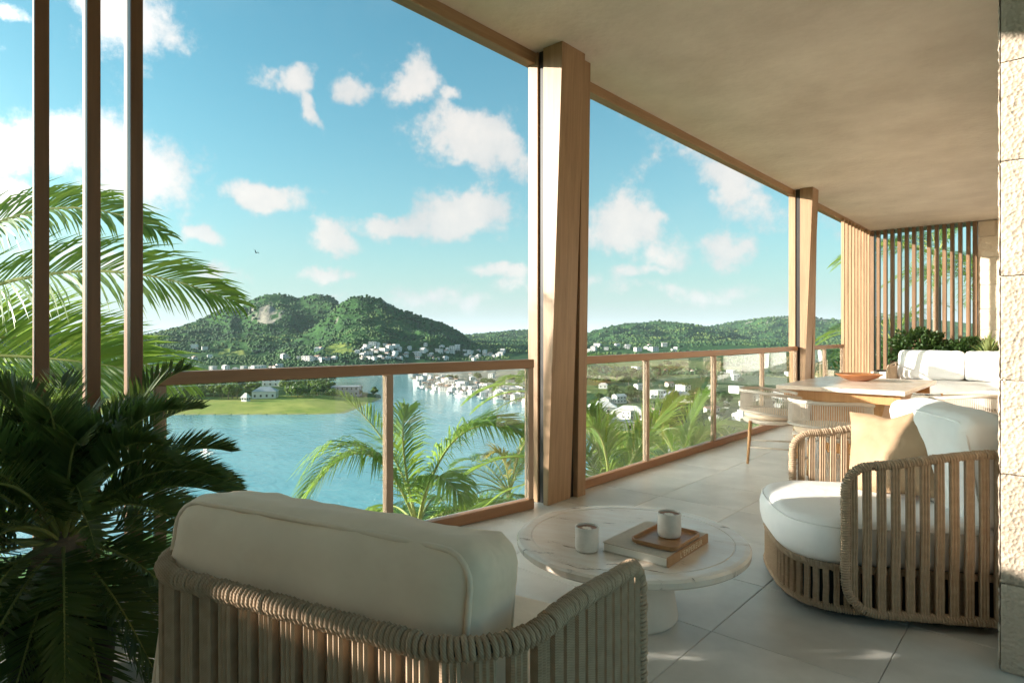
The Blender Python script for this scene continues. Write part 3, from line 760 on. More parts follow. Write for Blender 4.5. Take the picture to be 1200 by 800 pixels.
for (px, py, s) in tree_px:
    x, y, z = on_plain(px, py)
    k = rt.randrange(3); o = protos[k] if first[k] else copy_tree(protos[k]); first[k] = False
    o.location = (x, y, z); o.rotation_euler = (0, 0, rt.random()*6.28)
    sc_ = (s or 1.0)*rt.uniform(.75, 1.2)*(1.0 if math.hypot(x, y) > 260 else .8); o.scale = (sc_,)*3
    w_ = where(px, py); tag(o, kinds[k] % w_, 'tree', groups[k] % w_)

# ---- houses
def house_mesh(name, w, d, h, roof, seed, fine=False):
    R_ = random.Random(seed); mb = MB()
    mb.box(-w/2, w/2, -d/2, d/2, -2.5, h)
    mb.cur = 1; o = .35
    if roof == 'hip':
        mb.add([(-w/2-o,-d/2-o,h),(w/2+o,-d/2-o,h),(w/2+o,d/2+o,h),(-w/2-o,d/2+o,h),(-w/4,0,h+1.7),(w/4,0,h+1.7)], [(0,1,5,4),(1,2,5),(2,3,4,5),(3,0,4),(3,2,1,0)])
    elif roof == 'gable':
        mb.add([(-w/2-o,-d/2-o,h),(w/2+o,-d/2-o,h),(w/2+o,d/2+o,h),(-w/2-o,d/2+o,h),(-w/2-o,0,h+1.5),(w/2+o,0,h+1.5)], [(0,1,5,4),(1,2,5),(2,3,4,5),(3,0,4),(3,2,1,0)])
    else:
        mb.box(-w/2-.2, w/2+.2, -d/2-.2, d/2+.2, h+.003, h+.4)
    mb.cur = 2
    for sx in (-1, 1):
        for k in range(2 if w < 9 else 3):
            for fl in range(1 if h < 4.5 else 2):
                x = -w/2+w*(k+.5)/(2 if w < 9 else 3); z = .9+fl*2.7
                mb.box(x-.6, x+.6, sx*d/2-.03, sx*d/2+.05, z, z+1.3)
                if k < 2:
                    y = -d/2+d*(k+.5)/2; mb.box(sx*w/2-.03, sx*w/2+.05, y-.5, y+.5, z+.003, z+1.297)
    return mb.mesh(name, [M['white_wall'], M['roof_clay'] if seed == 3 else M['roof_pale'], M['pane_dark']])
HS = .62
hm = [house_mesh('small_house', 8, 6.5, 3.2, 'hip', 1), house_mesh('small_house', 9.5, 7, 5.6, 'gable', 2), house_mesh('small_house', 11, 7, 5.6, 'flat', 4), house_mesh('small_house', 7, 6, 3.0, 'gable', 3)]
rh = random.Random(9)
def put_house(px, r, label, group, smin=.8, smax=1.3):
    th = math.atan((px-600)/F); x = math.sin(th)*r*Rv[0]+math.cos(th)*r*D[0]; y = math.sin(th)*r*Rv[1]+math.cos(th)*r*D[1]
    kk = rh.randrange(4); o = link('small_house', hm[kk]); label = label % ('hip roofed', 'tall gabled', 'flat roofed', 'low gabled')[kk]; group = group % ('hip roofed', 'tall gabled', 'flat roofed', 'low gabled')[kk]; o.location = (x, y, ground_z(x, y)+.3); o.rotation_euler = (0, 0, rh.random()*6.28); o.scale = (HS*rh.uniform(smin, smax),)*3
    tag(o, label, 'house', group)
def r_for(px, py, lo=420, hi=3000):
    """range at which the land shows at px,py (first hit from the near side)"""
    th = math.atan((px-600)/F); r = np.geomspace(lo, hi, 500)
    x = np.sin(th)*r*Rv[0]+np.cos(th)*r*D[0]; y = np.sin(th)*r*Rv[1]+np.cos(th)*r*D[1]
    h = terrain_h(x, y)[0]; yy = HOR-F*(h-EYE)/(r*math.cos(th)); i = np.argmax(yy <= py)
    return float(r[i]) if yy[i] <= py else None
spots = [(436,406),(443,406),(450,406),(456,407),(430,408),(424,411),(420,414),(432,416),(441,413),(449,413),(455,416),(446,420),(453,421),(461,420),(468,413),(476,418),(484,414),(490,417),(497,413),(505,418),(511,411),(516,414),(523,413),(531,415),(538,412),(500,405),(480,410),(465,408),(440,421),(425,421),(535,409),(519,408),(585,416),(545,417),(552,414),(507,421),(490,421),(470,421),(434,421),(560,418),(572,416)]
for k in range(46): spots.append((rh.uniform(425, 600), rh.choice((411, 414, 417, 419, 421))+rh.uniform(-2, 1.5)))
for (px, py) in spots:
    r = r_for(px, py)
    if r: put_house(px+rh.uniform(-1.5,1.5), r, 'pale %s house in the hillside village beneath the steep ridge', '%s houses of the hillside village', .8, 1.45)
for (px, py) in [(372,421),(378,423),(384,422),(392,421),(366,424),(360,423),(376,410),(372,411),(350,421),(338,420),(333,421)]:
    r = r_for(px, py)
    if r: put_house(px, r, 'pale %s villa in a clearing on the green slope', '%s villas on the green slope', .9, 1.7)
for (px, py) in [(231,409),(240,410),(246,419),(228,421),(222,423),(228,408)]:
    r = r_for(px, py)
    if r: put_house(px, r, 'lone %s house in the forest behind the palm frond tip', '%s houses in the forest', .9, 1.6)
for k in range(26):
    px = rh.uniform(150, 345); r = r_for(px, rh.uniform(431.5, 435.5))
    if r: put_house(px, r, 'white %s building in the strip across the far plain', '%s buildings along the plain', .9, 1.5)
for k in range(16):
    px = rh.uniform(690, 800); r = r_for(px, rh.uniform(406, 412.5), 900)
    if r: put_house(px, r, 'white %s house at the foot of the long wooded ridge', '%s houses under the long ridge', 1.1, 2.0)
hb = 0; tries = 0
while hb < 150 and tries < 900:
    tries += 1
    px = rh.uniform(476, 640); sh = np.interp(px, [474,482,488,505,530,560,590,612,640], [434,444,450,456,460.5,464,468,471,480])
    py = sh-1.5-abs(rh.gauss(0, 1))*7
    if py < 437: continue
    x, y, z = G(px, py, WL+2)
    if terrain_h(np.array([x]), np.array([y]))[3][0]: continue
    put_house(px, math.hypot(x, y), 'small white %s building in the dense harbour town on the shore', '%s harbour town buildings', .55, 1.15); hb += 1

for k in range(40):
    px = rh.uniform(688, 945); py = rh.uniform(432, 505); x, y, z = on_plain(px, py)
    put_house(px, math.hypot(x, y), 'white %s house among trees in the valley below the long railing', '%s houses in the valley', .8, 1.25)
def near_house(name, px, py, w, d, h, roof, rz, label, cat, mat_roof, walls='white_wall', floors=1, nwin=3):
    x, y, z = on_plain(px, py); root = empty(name, (x, y, z), rz, label, cat)
    MB().box(-w/2, w/2, -d/2, d/2, -3, h).build('wall', M[walls], root)
    o = .5; mb = MB()
    if roof == 'hip': mb.add([(-w/2-o,-d/2-o,h+.003),(w/2+o,-d/2-o,h+.003),(w/2+o,d/2+o,h+.003),(-w/2-o,d/2+o,h+.003),(-w/5,0,h+2.6),(w/5,0,h+2.6)], [(0,1,5,4),(1,2,5),(2,3,4,5),(3,0,4),(3,2,1,0)])
    else:
        mb.box(-w/2-.25, w/2+.25, -d/2-.25, d/2+.25, h+.003, h+.35)
    mb.build('roof', M[mat_roof], root)
    wm = MB().box(-.55, .55, -.06, .06, 0, 1.4).mesh('window', M['pane_dark']); fm = MB().box(-.65, .65, -.04, .04, -.1, 1.5).mesh('window_frame', M['white_wall'])
    for fl in range(floors):
        for sgn in (-1, 1):
            for k in range(nwin):
                o_ = link('window', wm, root); o_.location = (-w/2+w*(k+.5)/nwin, sgn*(d/2+.01), .9+fl*2.9); link('frame', fm, o_)
            for k in range(2):
                o_ = link('window', wm, root); o_.location = (sgn*(w/2+.01), -d/2+d*(k+.5)/2, .9+fl*2.9); o_.rotation_euler.z = math.pi/2; link('frame', fm, o_)
    return root
near_house('house', 311, 466, 13, 9, 4.0, 'hip', .9, 'house with a grey hip roof beside the bright lawn', 'house', 'roof_grey', floors=1, nwin=4)
near_house('house', 326, 452, 20, 9, 6.2, 'flat', .7, 'long white two storey house among trees behind the grey roofed one', 'house', 'roof_pale', floors=2, nwin=5)
near_house('warehouse', 406, 463, 17, 9, 5.5, 'flat', .75, 'large grey flat roofed building at the tip of the lawn', 'building', 'roof_grey', 'roof_grey', 2, 6)
near_house('house', 288, 470, 3.6, 3, 2.0, 'hip', .4, 'tiny white shed at the edge of the lawn', 'shed', 'roof_pale', nwin=2)
near_house('villa', 706, 484, 13, 9, 3.4, 'hip', .6, 'white villa with a row of dark windows below the corner post', 'villa', 'roof_pale', nwin=5)
near_house('villa', 738, 490, 15, 9, 3.2, 'hip', .3, 'wide white villa beside the first balcony post', 'villa', 'roof_pale', nwin=4)
near_house('villa', 720, 503, 14, 9, 3.2, 'flat', .8, 'flat roofed white villa lowest on the slope among palms', 'villa', 'roof_grey', nwin=4)
near_house('villa', 795, 470, 15, 10, 3.2, 'hip', .5, 'villa with a wide blue grey roof in the fields', 'villa', 'roof_grey', nwin=4)
near_house('villa', 812, 540, 14, 8, 3.4, 'flat', .5, 'pale villa close below the balcony glass', 'villa', 'roof_pale', nwin=4)

# ---- boats in the harbour
bm_ = MB(); n_ = 9
outl = [(-3.4,-.9),(1.2,-1.1),(2.8,-.6),(3.9,0),(2.8,.6),(1.2,1.1),(-3.4,.9)]
lo = [(x*.8, y*.6, -.4) for x, y in outl]; hi = [(x, y, .8) for x, y in outl]; k7 = len(outl)
bm_.add(lo+hi, [(i, (i+1) % k7, k7+(i+1) % k7, k7+i) for i in range(k7)]+[tuple(range(k7, 2*k7)), tuple(reversed(range(k7)))])
bm_.box(-2.2, 1.0, -.65, .65, .803, 1.7, .12)
bm_.cur = 1; bm_.tube([(.9,0,.8),(.9,0,9.5)], .09, 5); bm_.tube([(.9,0,1.9),(-2.9,0,2.0)], .07, 5)
boat_me = bm_.mesh('sailing_boat', [M['white_wall'], M['roof_pale']])
def put_boat(px, py, label, group=None, s=1.0):
    x, y, z = G(px, py, WL); o = link('sailing_boat', boat_me); o.location = (x, y, WL-.05); o.rotation_euler.z = rh.random()*6.28; o.scale = (s,)*3
    tag(o, label, 'boat', group)
for k in range(20):
    px = rh.uniform(490, 608); sh = np.interp(px, [474,482,488,505,530,560,590,612], [434,444,450,456,460.5,464,468,471])
    put_boat(px, sh+rh.uniform(1.2, 3.5), 'small white sailing boat moored along the harbour shore', 'boats along the harbour shore', rh.uniform(.6,1.0))
mb_ = MB(); mb_.add(lo+hi, [(i, (i+1) % k7, k7+(i+1) % k7, k7+i) for i in range(k7)]+[tuple(range(k7, 2*k7)), tuple(reversed(range(k7)))]); mb_.box(-1.8, .6, -.6, .6, .803, 1.9, .15); mb_.box(-2.2, .4, -.7, .7, 1.95, 2.05)
motor_me = mb_.mesh('motor_boat', M['white_wall'])
for (px, py, s, lb) in ((243, 531, .9, 'white motor boat half hidden by the dark cycad fronds'),):
    x, y, z = G(px, py, WL); o = link('motor_boat', motor_me); o.location = (x, y, WL-.05); o.rotation_euler.z = 2.2+px; o.scale = (s,)*3; tag(o, lb, 'boat')
# ---- bird
b = MB()
b.add([(-.16,0,0),(.0,.05,.04),(.17,0,0),(0,-.05,.03),(0,0,-.05)], [(0,1,4),(1,2,4),(2,3,4),(3,0,4),(0,3,1),(1,3,2)])
for s in (-1, 1): b.add([(.06,s*.04,.02),(-.07,s*.04,.02),(-.06,s*.26,.16),(.04,s*.28,.17),(-.10,s*.55,.07),(.0,s*.04,.035),(-.02,s*.27,.18)], [(0,3,6,5),(5,6,2,1),(0,1,2,3),(3,4,6),(6,4,2),(3,2,4)])
bo = b.build('bird', M['bird']); bo.location = P(300, 296, 60); bo.rotation_euler = (.5, .2, 1.9)
tag(bo, 'small dark bird gliding in the sky above the hills', 'bird')
# ================================================================== FURNITURE
from mathutils import noise as mnoise
def strap_mesh(w, t, name='strap'):
    """unit-height strap of three cords lying side by side"""
    prof = []; n3 = 3
    for k in range(n3):
        c = -w/2+w*(k+.5)/n3; r = w/n3/2
        for a in (150, 90, 30): prof.append((c+r*math.cos(math.radians(a))*1.0, t*.35+t*.65*math.sin(math.radians(a))))
    pr = prof+[(x, -y) for x, y in reversed(prof)]; m_ = len(pr); mb = MB()
    v = []; zs = (0, .25, .5, .75, 1)
    for i, z in enumerate(zs):
        dx = .0012*math.sin(i*2.1)
        v += [(x+dx, y, z) for x, y in pr]
    f = [(i*m_+k, i*m_+(k+1) % m_, (i+1)*m_+(k+1) % m_, (i+1)*m_+k) for i in range(len(zs)-1) for k in range(m_)]
    mb.add(v, [tuple(reversed(q)) for q in f]); me = mb.mesh(name, M['strap'], False); return me
def resample(pts, step, closed):
    Q = [Vector(p) for p in pts]+([Vector(pts[0])] if closed else []); out = [Q[0]]; acc = 0
    L = [0]
    for a, b in zip(Q[:-1], Q[1:]): L.append(L[-1]+(b-a).length)
    n_ = max(2, int(L[-1]/step)); res = []; j = 0
    for i in range(n_ if closed else n_+1):
        s = L[-1]*i/n_
        while j < len(L)-2 and L[j+1] < s: j += 1
        t = (s-L[j])/max(1e-9, L[j+1]-L[j]); res.append(Q[j].lerp(Q[j+1], t))
    return res
def coil(mb, pts, R, r, pitch, closed=True, per=9, seg=5, wob=.0019, seed=1):
    """rope wound round a bent bar"""
    step = pitch/per; C = resample(pts, step, closed); N = len(C); nrm = None; H = []; rw = random.Random(seed)
    w = 0; ph = 0
    for i in range(N):
        t = (C[(i+1) % N]-C[i-1]) if (closed or 0 < i < N-1) else (C[min(i+1, N-1)]-C[max(i-1, 0)])
        t.normalize()
        if nrm is None: nrm = t.orthogonal().normalized()
        nrm = (nrm-t*nrm.dot(t)).normalized(); bi = t.cross(nrm)
        if i % per == 0: w = rw.uniform(-wob, wob)
        ph += 2*math.pi/per
        H.append(C[i]+(nrm*math.cos(ph)+bi*math.sin(ph))*(R+w))
    mb.tube(H, r, seg, closed)
def arc(c, r, a0, a1, n, axes=(0, 1)):
    out = []
    for i in range(n+1):
        a = math.radians(a0+(a1-a0)*i/n); p = list(c); p[axes[0]] += r*math.cos(a); p[axes[1]] += r*math.sin(a); out.append(tuple(p))
    return out
def cushion_mesh(name, a, b, c, r, bulge, mat, n=16, seed=0, wr=.0065, freq=8):
    V = []; idx = {}; Fq = []
    def vert(p):
        k = (round(p[0]*n), round(p[1]*n), round(p[2]*n))
        if k in idx: return idx[k]
        q = [p[0]*a, p[1]*b, p[2]*c]; inn = [max(-(s-r), min(s-r, x)) for x, s in zip(q, (a, b, c))]
        d = Vector([x-y for x, y in zip(q, inn)])
        pos = Vector(inn)+(d.normalized()*r if d.length > 1e-9 else d)
        u, v, w_ = p[0], p[1], p[2]
        pos.z += math.copysign(1, w_)*abs(w_)*c*bulge*(1-u*u)*(1-v*v)
        pos.y += (abs(v)*math.copysign(1, v))*b*bulge*.22*(1-u*u)
        nz = mnoise.fractal(Vector((pos.x*freq+seed*7.1, pos.y*freq, pos.z*freq)), 1.0, 2.0, 4)
        fold = mnoise.noise(Vector((pos.x*freq*2.0+pos.y*6+seed, pos.y*freq*.45, pos.z*3)))*1.6
        dr = Vector((u**3, v**3, w_)).normalized()
        pos += dr*(nz*wr+fold*wr*.8)
        idx[k] = len(V); V.append(tuple(pos)); return idx[k]
    for ax in range(3):
        for sg in (-1, 1):
            for i in range(n):
                for j in range(n):
                    q = []
                    for (di, dj) in ((0,0),(1,0),(1,1),(0,1)):
                        p = [0, 0, 0]; p[ax] = sg; p[(ax+1) % 3] = -1+2*(i+di)/n; p[(ax+2) % 3] = -1+2*(j+dj)/n; q.append(vert(p))
                    Fq.append(tuple(q) if sg > 0 else tuple(reversed(q)))
    mb = MB(); mb.add(V, Fq); return mb.mesh(name, mat, True)
def rrect(a, b, r, z, n=6):
    out = []
    for (cx, cy, a0) in ((a-r, b-r, 0), (-a+r, b-r, 90), (-a+r, -b+r, 180), (a-r, -b+r, 270)): out += arc((cx, cy, z), r, a0, a0+90, n)
    return out
def piping(a, b, c, r, mat, parent, bulge=0.0, both=True, rad=.0062):
    mb = MB(); A_, B_, Z_ = a-.29*r, b-.29*r, c-.29*r
    for s in ((-1, 1) if both else (1,)):
        pts = [(x, y*(1+bulge*.22*(1-(x/a)**2)), s*Z_) for x, y, z in resample(rrect(A_, B_, r*.9, 0), .02, True)]
        mb.tube(pts, rad, 6, True)
    return mb.build('piping', mat, parent, True)
def outline(xw, yb, yf, bow, n=26):
    """seat plan: straight back, bowed front"""
    pts = arc((xw-.08, yb+.08, 0), .08, -90, 0, 5)
    for i in range(1, n):
        t = i/n*math.pi; c_, s_ = math.cos(t), math.sin(t)
        pts.append((xw*math.copysign(abs(c_)**.62, c_), yf+bow*abs(s_)**.8, 0))
    return pts+arc((-xw+.08, yb+.08, 0), .08, 180, 270, 5)

W_, YF, YB, RC = .47, .33, -.44, .17
def ztop(y): t = min(1, max(0, (y+.30)/.62)); return .783-.075*(t*t*(3-2*t))
ZB = .06; RT = .11; RB = .14
def u_plan():
    p = [(-W_, YF-RT-(YF-RT-(YB+RC))*i/8) for i in range(9)]
    p += [(x, y) for x, y, _ in arc((-W_+RC, YB+RC, 0), RC, 180, 270, 10)][1:]
    p += [(W_-RC-0, YB)] if False else [(-W_+RC+(2*W_-2*RC)*i/6, YB) for i in range(1, 7)]
    p += [(x, y) for x, y, _ in arc((W_-RC, YB+RC, 0), RC, 270, 360, 10)][1:]
    p += [(W_, YB+RC+(YF-RT-(YB+RC))*i/8) for i in range(1, 9)]
    return p
def make_lounge(name, label, group, cush, cushion_mat, cx_=-.0):
    root = empty(name, (0,0,0), 0, label, 'armchair', group)
    U = u_plan(); zt_ = ztop(YF-RT)
    loop = [(x, y, ztop(y)) for x, y in U]
    loop += [(W_, y, z) for _, y, z in arc((W_, YF-RT, zt_-RT), RT, 90, 0, 7, (1, 2))][1:]
    loop += [(W_, y, z) for _, y, z in arc((W_, YF-RB, ZB+RB), RB, 0, -90, 7, (1, 2))]
    loop += [(x, y, ZB) for x, y in reversed(U) if y <= YF-RB]
    loop += [(-W_, y, z) for _, y, z in arc((-W_, YF-RB, ZB+RB), RB, -90, 0, 7, (1, 2))]
    loop += [(-W_, y, z) for _, y, z in arc((-W_, YF-RT, zt_-RT), RT, 0, 90, 7, (1, 2))][:-1]
    fr = MB(); fr.tube(loop, .0135, 8, True); f_ = fr.build('frame', M['frame_and_shade'], root, True)
    cb = MB(); coil(cb, loop, .0165, .0058, .0112); cb.build('rope_winding', M['rope'], f_, True)
    # straps
    sm = strap_mesh(.036, .013)
    full = [(-W_, YF-.02-(.02*i)) for i in range(int((RT-.02)/.02))]
    plan = [(-W_, YF-.012)]+U+[(W_, YF-.012)]
    pts = resample([(x, y, 0) for x, y in plan], .0015, False); pitch = .0565; Ls = (len(pts)-1)*.0015
    n_ = int(len(pts)*.0015/pitch); idxs = [int((i+.35)*len(pts)/(n_+.0)) for i in range(n_)]
    for i in idxs:
        i = min(len(pts)-2, i); p = pts[i]; t = (pts[i+1]-pts[max(0, i-1)]).normalized()
        d = YF-p.y; zt2 = ztop(p.y); zb2 = ZB
        if d < RT: zt2 = zt_-RT+math.sqrt(max(0, RT**2-(RT-d)**2))
        if d < RB: zb2 = ZB+RB-math.sqrt(max(0, RB**2-(RB-d)**2))
        if zt2-zb2 < .2: continue
        o = link('strap', sm, root); o.location = (p.x, p.y, zb2-.012); o.scale = (1, 1, zt2-zb2+.024); o.rotation_euler = (0, 0, math.atan2(t.y, t.x)+math.pi+rng.uniform(-.06, .06))
    MB().box(-.40, .27, YB+.03, YB+.036, .075, .60).build('strap_gap_shade', M['frame_and_shade'], root)  # dark sheet added so the gaps between back straps look shaded
    # bowed seat base: two rings, thin straps, deck coloured near-black for the shade inside
    ol = outline(.43, -.39, .23, .31)
    rg = MB(); rg.tube([(x, y, .235) for x, y, _ in ol], .012, 6, True); rg.tube([(x, y, .05) for x, y, _ in ol], .012, 6, True); bs = rg.build('seat_base_rings', M['rope'], root, True)
    cb = MB(); coil(cb, [(x, y, .235) for x, y, _ in ol], .0135, .0048, .0105, per=8, seed=4); coil(cb, [(x, y, .05) for x, y, _ in ol], .0135, .0048, .0105, per=8, seed=5); cb.build('rope_winding', M['rope'], bs, True)
    sm2 = strap_mesh(.026, .011); pts = resample(ol, .0015, True); n_ = int(len(pts)*.0015/.042)
    for i in range(n_):
        k = int(i*len(pts)/n_); p = pts[k]; t = (pts[(k+1) % len(pts)]-pts[k-1]).normalized()
        if p.y < -.2: continue
        o = link('base_strap', sm2, root); o.location = (p.x, p.y, .045); o.scale = (1, 1, .195); o.rotation_euler = (0, 0, math.atan2(t.y, t.x)+math.pi)
    dk = MB(); n_ = len(ol); lo = [(x*.955, y*.955, .018) for x, y, _ in ol]; hi = [(x*.955, y*.955, .238) for x, y, _ in ol]
    dk.add(lo+hi, [(i, (i+1) % n_, n_+(i+1) % n_, n_+i) for i in range(n_)]+[tuple(range(n_, 2*n_)), tuple(reversed(range(n_)))]); dk.build('seat_deck', M['frame_and_shade'], root)
    for (x, y) in ((-.3,-.28),(.3,-.28),(-.28,.28),(.28,.28)): MB().lathe([(.022, .0), (.026, .02)], 12, Matrix.Translation((x, y, 0))).build('foot', M['frame_and_shade'], root)
    # seat cushion
    oc = outline(.437, -.35, .26, .31); prof = [(.86,.0),(.95,.008),(.99,.035),(1.012,.08),(1.012,.125),(.995,.165),(.955,.193),(.88,.205),(.65,.212),(.35,.217),(.1,.219)]
    mb = MB(); vv = []; n_ = len(oc); cy_ = .1
    for (s, z) in prof:
        for (x, y, _) in oc:
            q = Vector((x*s, cy_+(y-cy_)*s, .243+z)); nz = mnoise.fractal(q*8, 1, 2, 3); q += Vector((x*.4, (y-cy_)*.4, .5 if z > .15 else 0))*nz*.012; vv.append(tuple(q))
    vv += [(0, cy_, .243), (0, cy_, .243+.22)]
    ff = [(i*n_+k, i*n_+(k+1) % n_, (i+1)*n_+(k+1) % n_, (i+1)*n_+k) for i in range(len(prof)-1) for k in range(n_)]
    ff += [(len(prof)*n_, (k+1) % n_, k) for k in range(n_)]+[(len(prof)*n_+1, (len(prof)-1)*n_+k, (len(prof)-1)*n_+(k+1) % n_) for k in range(n_)]
    mb.add(vv, ff); sc_ = mb.build('seat_cushion', cushion_mat, root, True)
    pp = MB(); pp.tube([(x*.985, cy_+(y-cy_)*.985, .243+.178) for x, y, _ in oc], .0045, 6, True); pp.build('piping', cushion_mat, sc_, True)
    # back cushion
    a, b, c, r = cush
    o = link('back_cushion', cushion_mesh('back_cushion', a, b, c, r, .10, cushion_mat, 18, 3), root)
    o.location = (cx_, -.30, .43+b); o.rotation_euler = (math.radians(90-9), 0, 0)
    piping(a, b, c, r, cushion_mat, o, .10)
    return root
ch = make_lounge('lounge_armchair', 'rope armchair seen from behind with a thick sand back cushion', 'rope lounge armchairs', (.415,.245,.105,.065), M['linen_grey'], -.035)
ch.location = (-1.215, 1.02, 0); ch.rotation_euler.z = math.radians(14.5)
ch2 = make_lounge('lounge_armchair', 'rope armchair with white cushions beside the stone wall end', 'rope lounge armchairs', (.425,.255,.11,.075), M['linen'])
ch2.location = (-.69, 3.645, 0); ch2.rotation_euler.z = math.atan2(.86, -.51)   # faces across the table
# throw pillow
def pillow_mesh(a, b, t, n=22):
    V = []; Fq = []
    for s in (1, -1):
        base = len(V)
        for j in range(n+1):
            for i in range(n+1):
                u = -1+2*i/n; v = -1+2*j/n
                x = a*u*(1-.10*(1-v*v)*abs(u)); y = b*v*(1-.10*(1-u*u)*abs(v))
                if v > 0: y -= .035*math.exp(-(u/.35)**2)*v*v
                z = t*max(0, (1-u*u)*(1-v*v))**.42
                z += .012*mnoise.fractal(Vector((x*9, y*9, s*2.0)), 1, 2, 4)*max(0, (1-u**4)*(1-v**4))**.5*1.2
                z -= .02*math.exp(-((u)/.12)**2)*max(0, v)*(1-v*v)
                V.append((x, y, s*max(z, .001)))
        for j in range(n):
            for i in range(n):
                q = (base+j*(n+1)+i, base+j*(n+1)+i+1, base+(j+1)*(n+1)+i+1, base+(j+1)*(n+1)+i); Fq.append(q if s > 0 else tuple(reversed(q)))
    return MB().add(V, Fq).mesh('throw_pillow', M['velvet'], True)
pl = link('throw_pillow', pillow_mesh(.25, .24, .085)); tag(pl, 'tan velvet throw pillow leaning on the white back cushion', 'pillow')
Mch = Matrix.Translation(ch2.location) @ Matrix.Rotation(ch2.rotation_euler.z, 4, 'Z')
pl.matrix_world = Mch @ Matrix.Translation((.13, -.085, .675)) @ Matrix.Rotation(math.radians(37), 4, 'Z') @ Matrix.Rotation(math.radians(110), 4, 'X') @ Matrix.Rotation(math.radians(-11), 4, 'Z')

# coffee table
TC = (-1.51, 2.53); TH_ = .362
root = empty('coffee_table', (*TC, 0), .3, 'round travertine coffee table on a conical pedestal', 'table')
mb = MB(); mb.lathe([(.40,TH_-.046),(.515,TH_-.044),(.526,TH_-.034),(.528,TH_-.012),(.520,TH_-.002),(.5,TH_),(.462,TH_),(.460,TH_-.003),(.456,TH_-.003),(.454,TH_),(.2,TH_+.0005),(.01,TH_+.0005)], 96); mb.build('tabletop', M['travertine'], root)
MB().lathe([(.205,.0),(.212,.006),(.215,.02),(.165,TH_-.05),(.16,TH_-.0465)], 64).build('pedestal', M['concrete'], root, True)
# book, tray, cups
bk = empty('book', (-1.345, 2.475, TH_+.001), 0.03, 'thick hardcover book with a brown lettered spine under the tray', 'book')
MB().box(-.150,.143,-.195,.195,.004,.036).build('pages', M['paper'], bk)
MB().box(-.155,.150,-.200,.200,0,.0035,.001).build('cover', M['cover'], bk)
MB().box(-.155,.150,-.200,.200,.0365,.040,.001).build('cover', M['cover'], bk)
MB().box(.1435,.152,-.2005,.2005,-.0002+.0006,.0403,.0015).build('spine', M['spine'], bk)
tx = bpy.data.curves.new('lettering', 'FONT'); tx.body = "L'EMPEREUR"; tx.size = .034; tx.extrude = .0006; tx.align_x = 'CENTER'; tx.align_y = 'CENTER'; tx.space_character = 1.25
tx.materials.append(M['gilt']); t_o = bpy.data.objects.new('lettering_outline', tx); tme = bpy.data.meshes.new_from_object(t_o); bpy.data.objects.remove(t_o); to = link('lettering', tme, bk); to.location = (.1527, .02, .0203); to.rotation_euler = (math.pi/2, 0, math.pi/2)
ty_ = empty('serving_tray', (-1.30, 2.475, TH_+.0425), .03, 'small brown wooden tray with rounded corners on the book', 'tray')
def tray_part(n_, a, b, r, prof, mat, par):
    mb = MB(); v = []; base = rrect(1, 1, .2, 0); k_ = None; rows = []
    for (ins_, z) in prof: rows.append([(x, y, z) for x, y, _ in rrect(a-ins_, b-ins_, max(.004, r-ins_), 0)])
    k_ = len(rows[0]); v = sum(rows, [])
    f = [(i*k_+j, i*k_+(j+1) % k_, (i+1)*k_+(j+1) % k_, (i+1)*k_+j) for i in range(len(rows)-1) for j in range(k_)]
    f += [tuple(reversed(range(k_))), tuple(range((len(rows)-1)*k_, len(rows)*k_))]
    return mb.add(v, f).build(n_, mat, par)
tray_part('tray_body', .105, .14, .035, [(.010,0),(.002,.006),(0,.020),(.0015,.022),(.006,.022),(.0075,.020),(.0095,.009),(.013,.0075)], M['tray'], ty_)
def cup(x, y, z, label, foam):
    r0 = empty('cup', (x, y, z), 0, label, 'cup')
    MB().lathe([(.040,0),(.046,.002),(.0500,.010),(.0515,.040),(.0495,.075),(.0515,.102),(.0510,.1045),(.0482,.1045),(.0475,.1015),(.0472,.094),(.046,.060)], 48, cap=True).build('cup_body', M['ceramic'], r0, True)
    MB().lathe([(.0469,.0955),(.040,.0962),(.001,.0964)], 40).build('coffee', foam, r0, True)
    return r0
def mat_foam(name, dark):
    mt, nt, b, n, m, mix = material(name, .35, .4)
    v = coords(n, (1,1,1)); ns = n('ShaderNodeTexNoise', inp={'Vector': v, 'Scale': 60.0, 'Detail': 2.0, 'Distortion': 1.5})
    gr = n('ShaderNodeVectorMath', operation='LENGTH'); sv = n('ShaderNodeVectorMath', operation='MULTIPLY'); nt.links.new(v, sv.inputs[0]); sv.inputs[1].default_value = (1,1.3,0); nt.links.new(sv.outputs[0], gr.inputs[0])
    f = m('ADD', m('MULTIPLY', gr.outputs['Value'], -34.0), m('ADD', m('MULTIPLY', ns.outputs[0], .9), .55), clamp=True)
    nt.links.new(mix(n('ShaderNodeMapRange', inp={'Value': f, 'From Min': .2, 'From Max': .32}).outputs[0], (.30,.12,.045), (.80,.68,.52)), b.inputs['Base Color']); return mt
M['foam'] = mat_foam('latte foam', 0)
cup(-1.55, 2.235, TH_+.0015, 'pale cup of latte standing alone on the stone table', M['foam'])
cup(-1.300, 2.505, TH_+.0425+.0085, 'pale cup of coffee standing on the wooden tray', M['foam'])

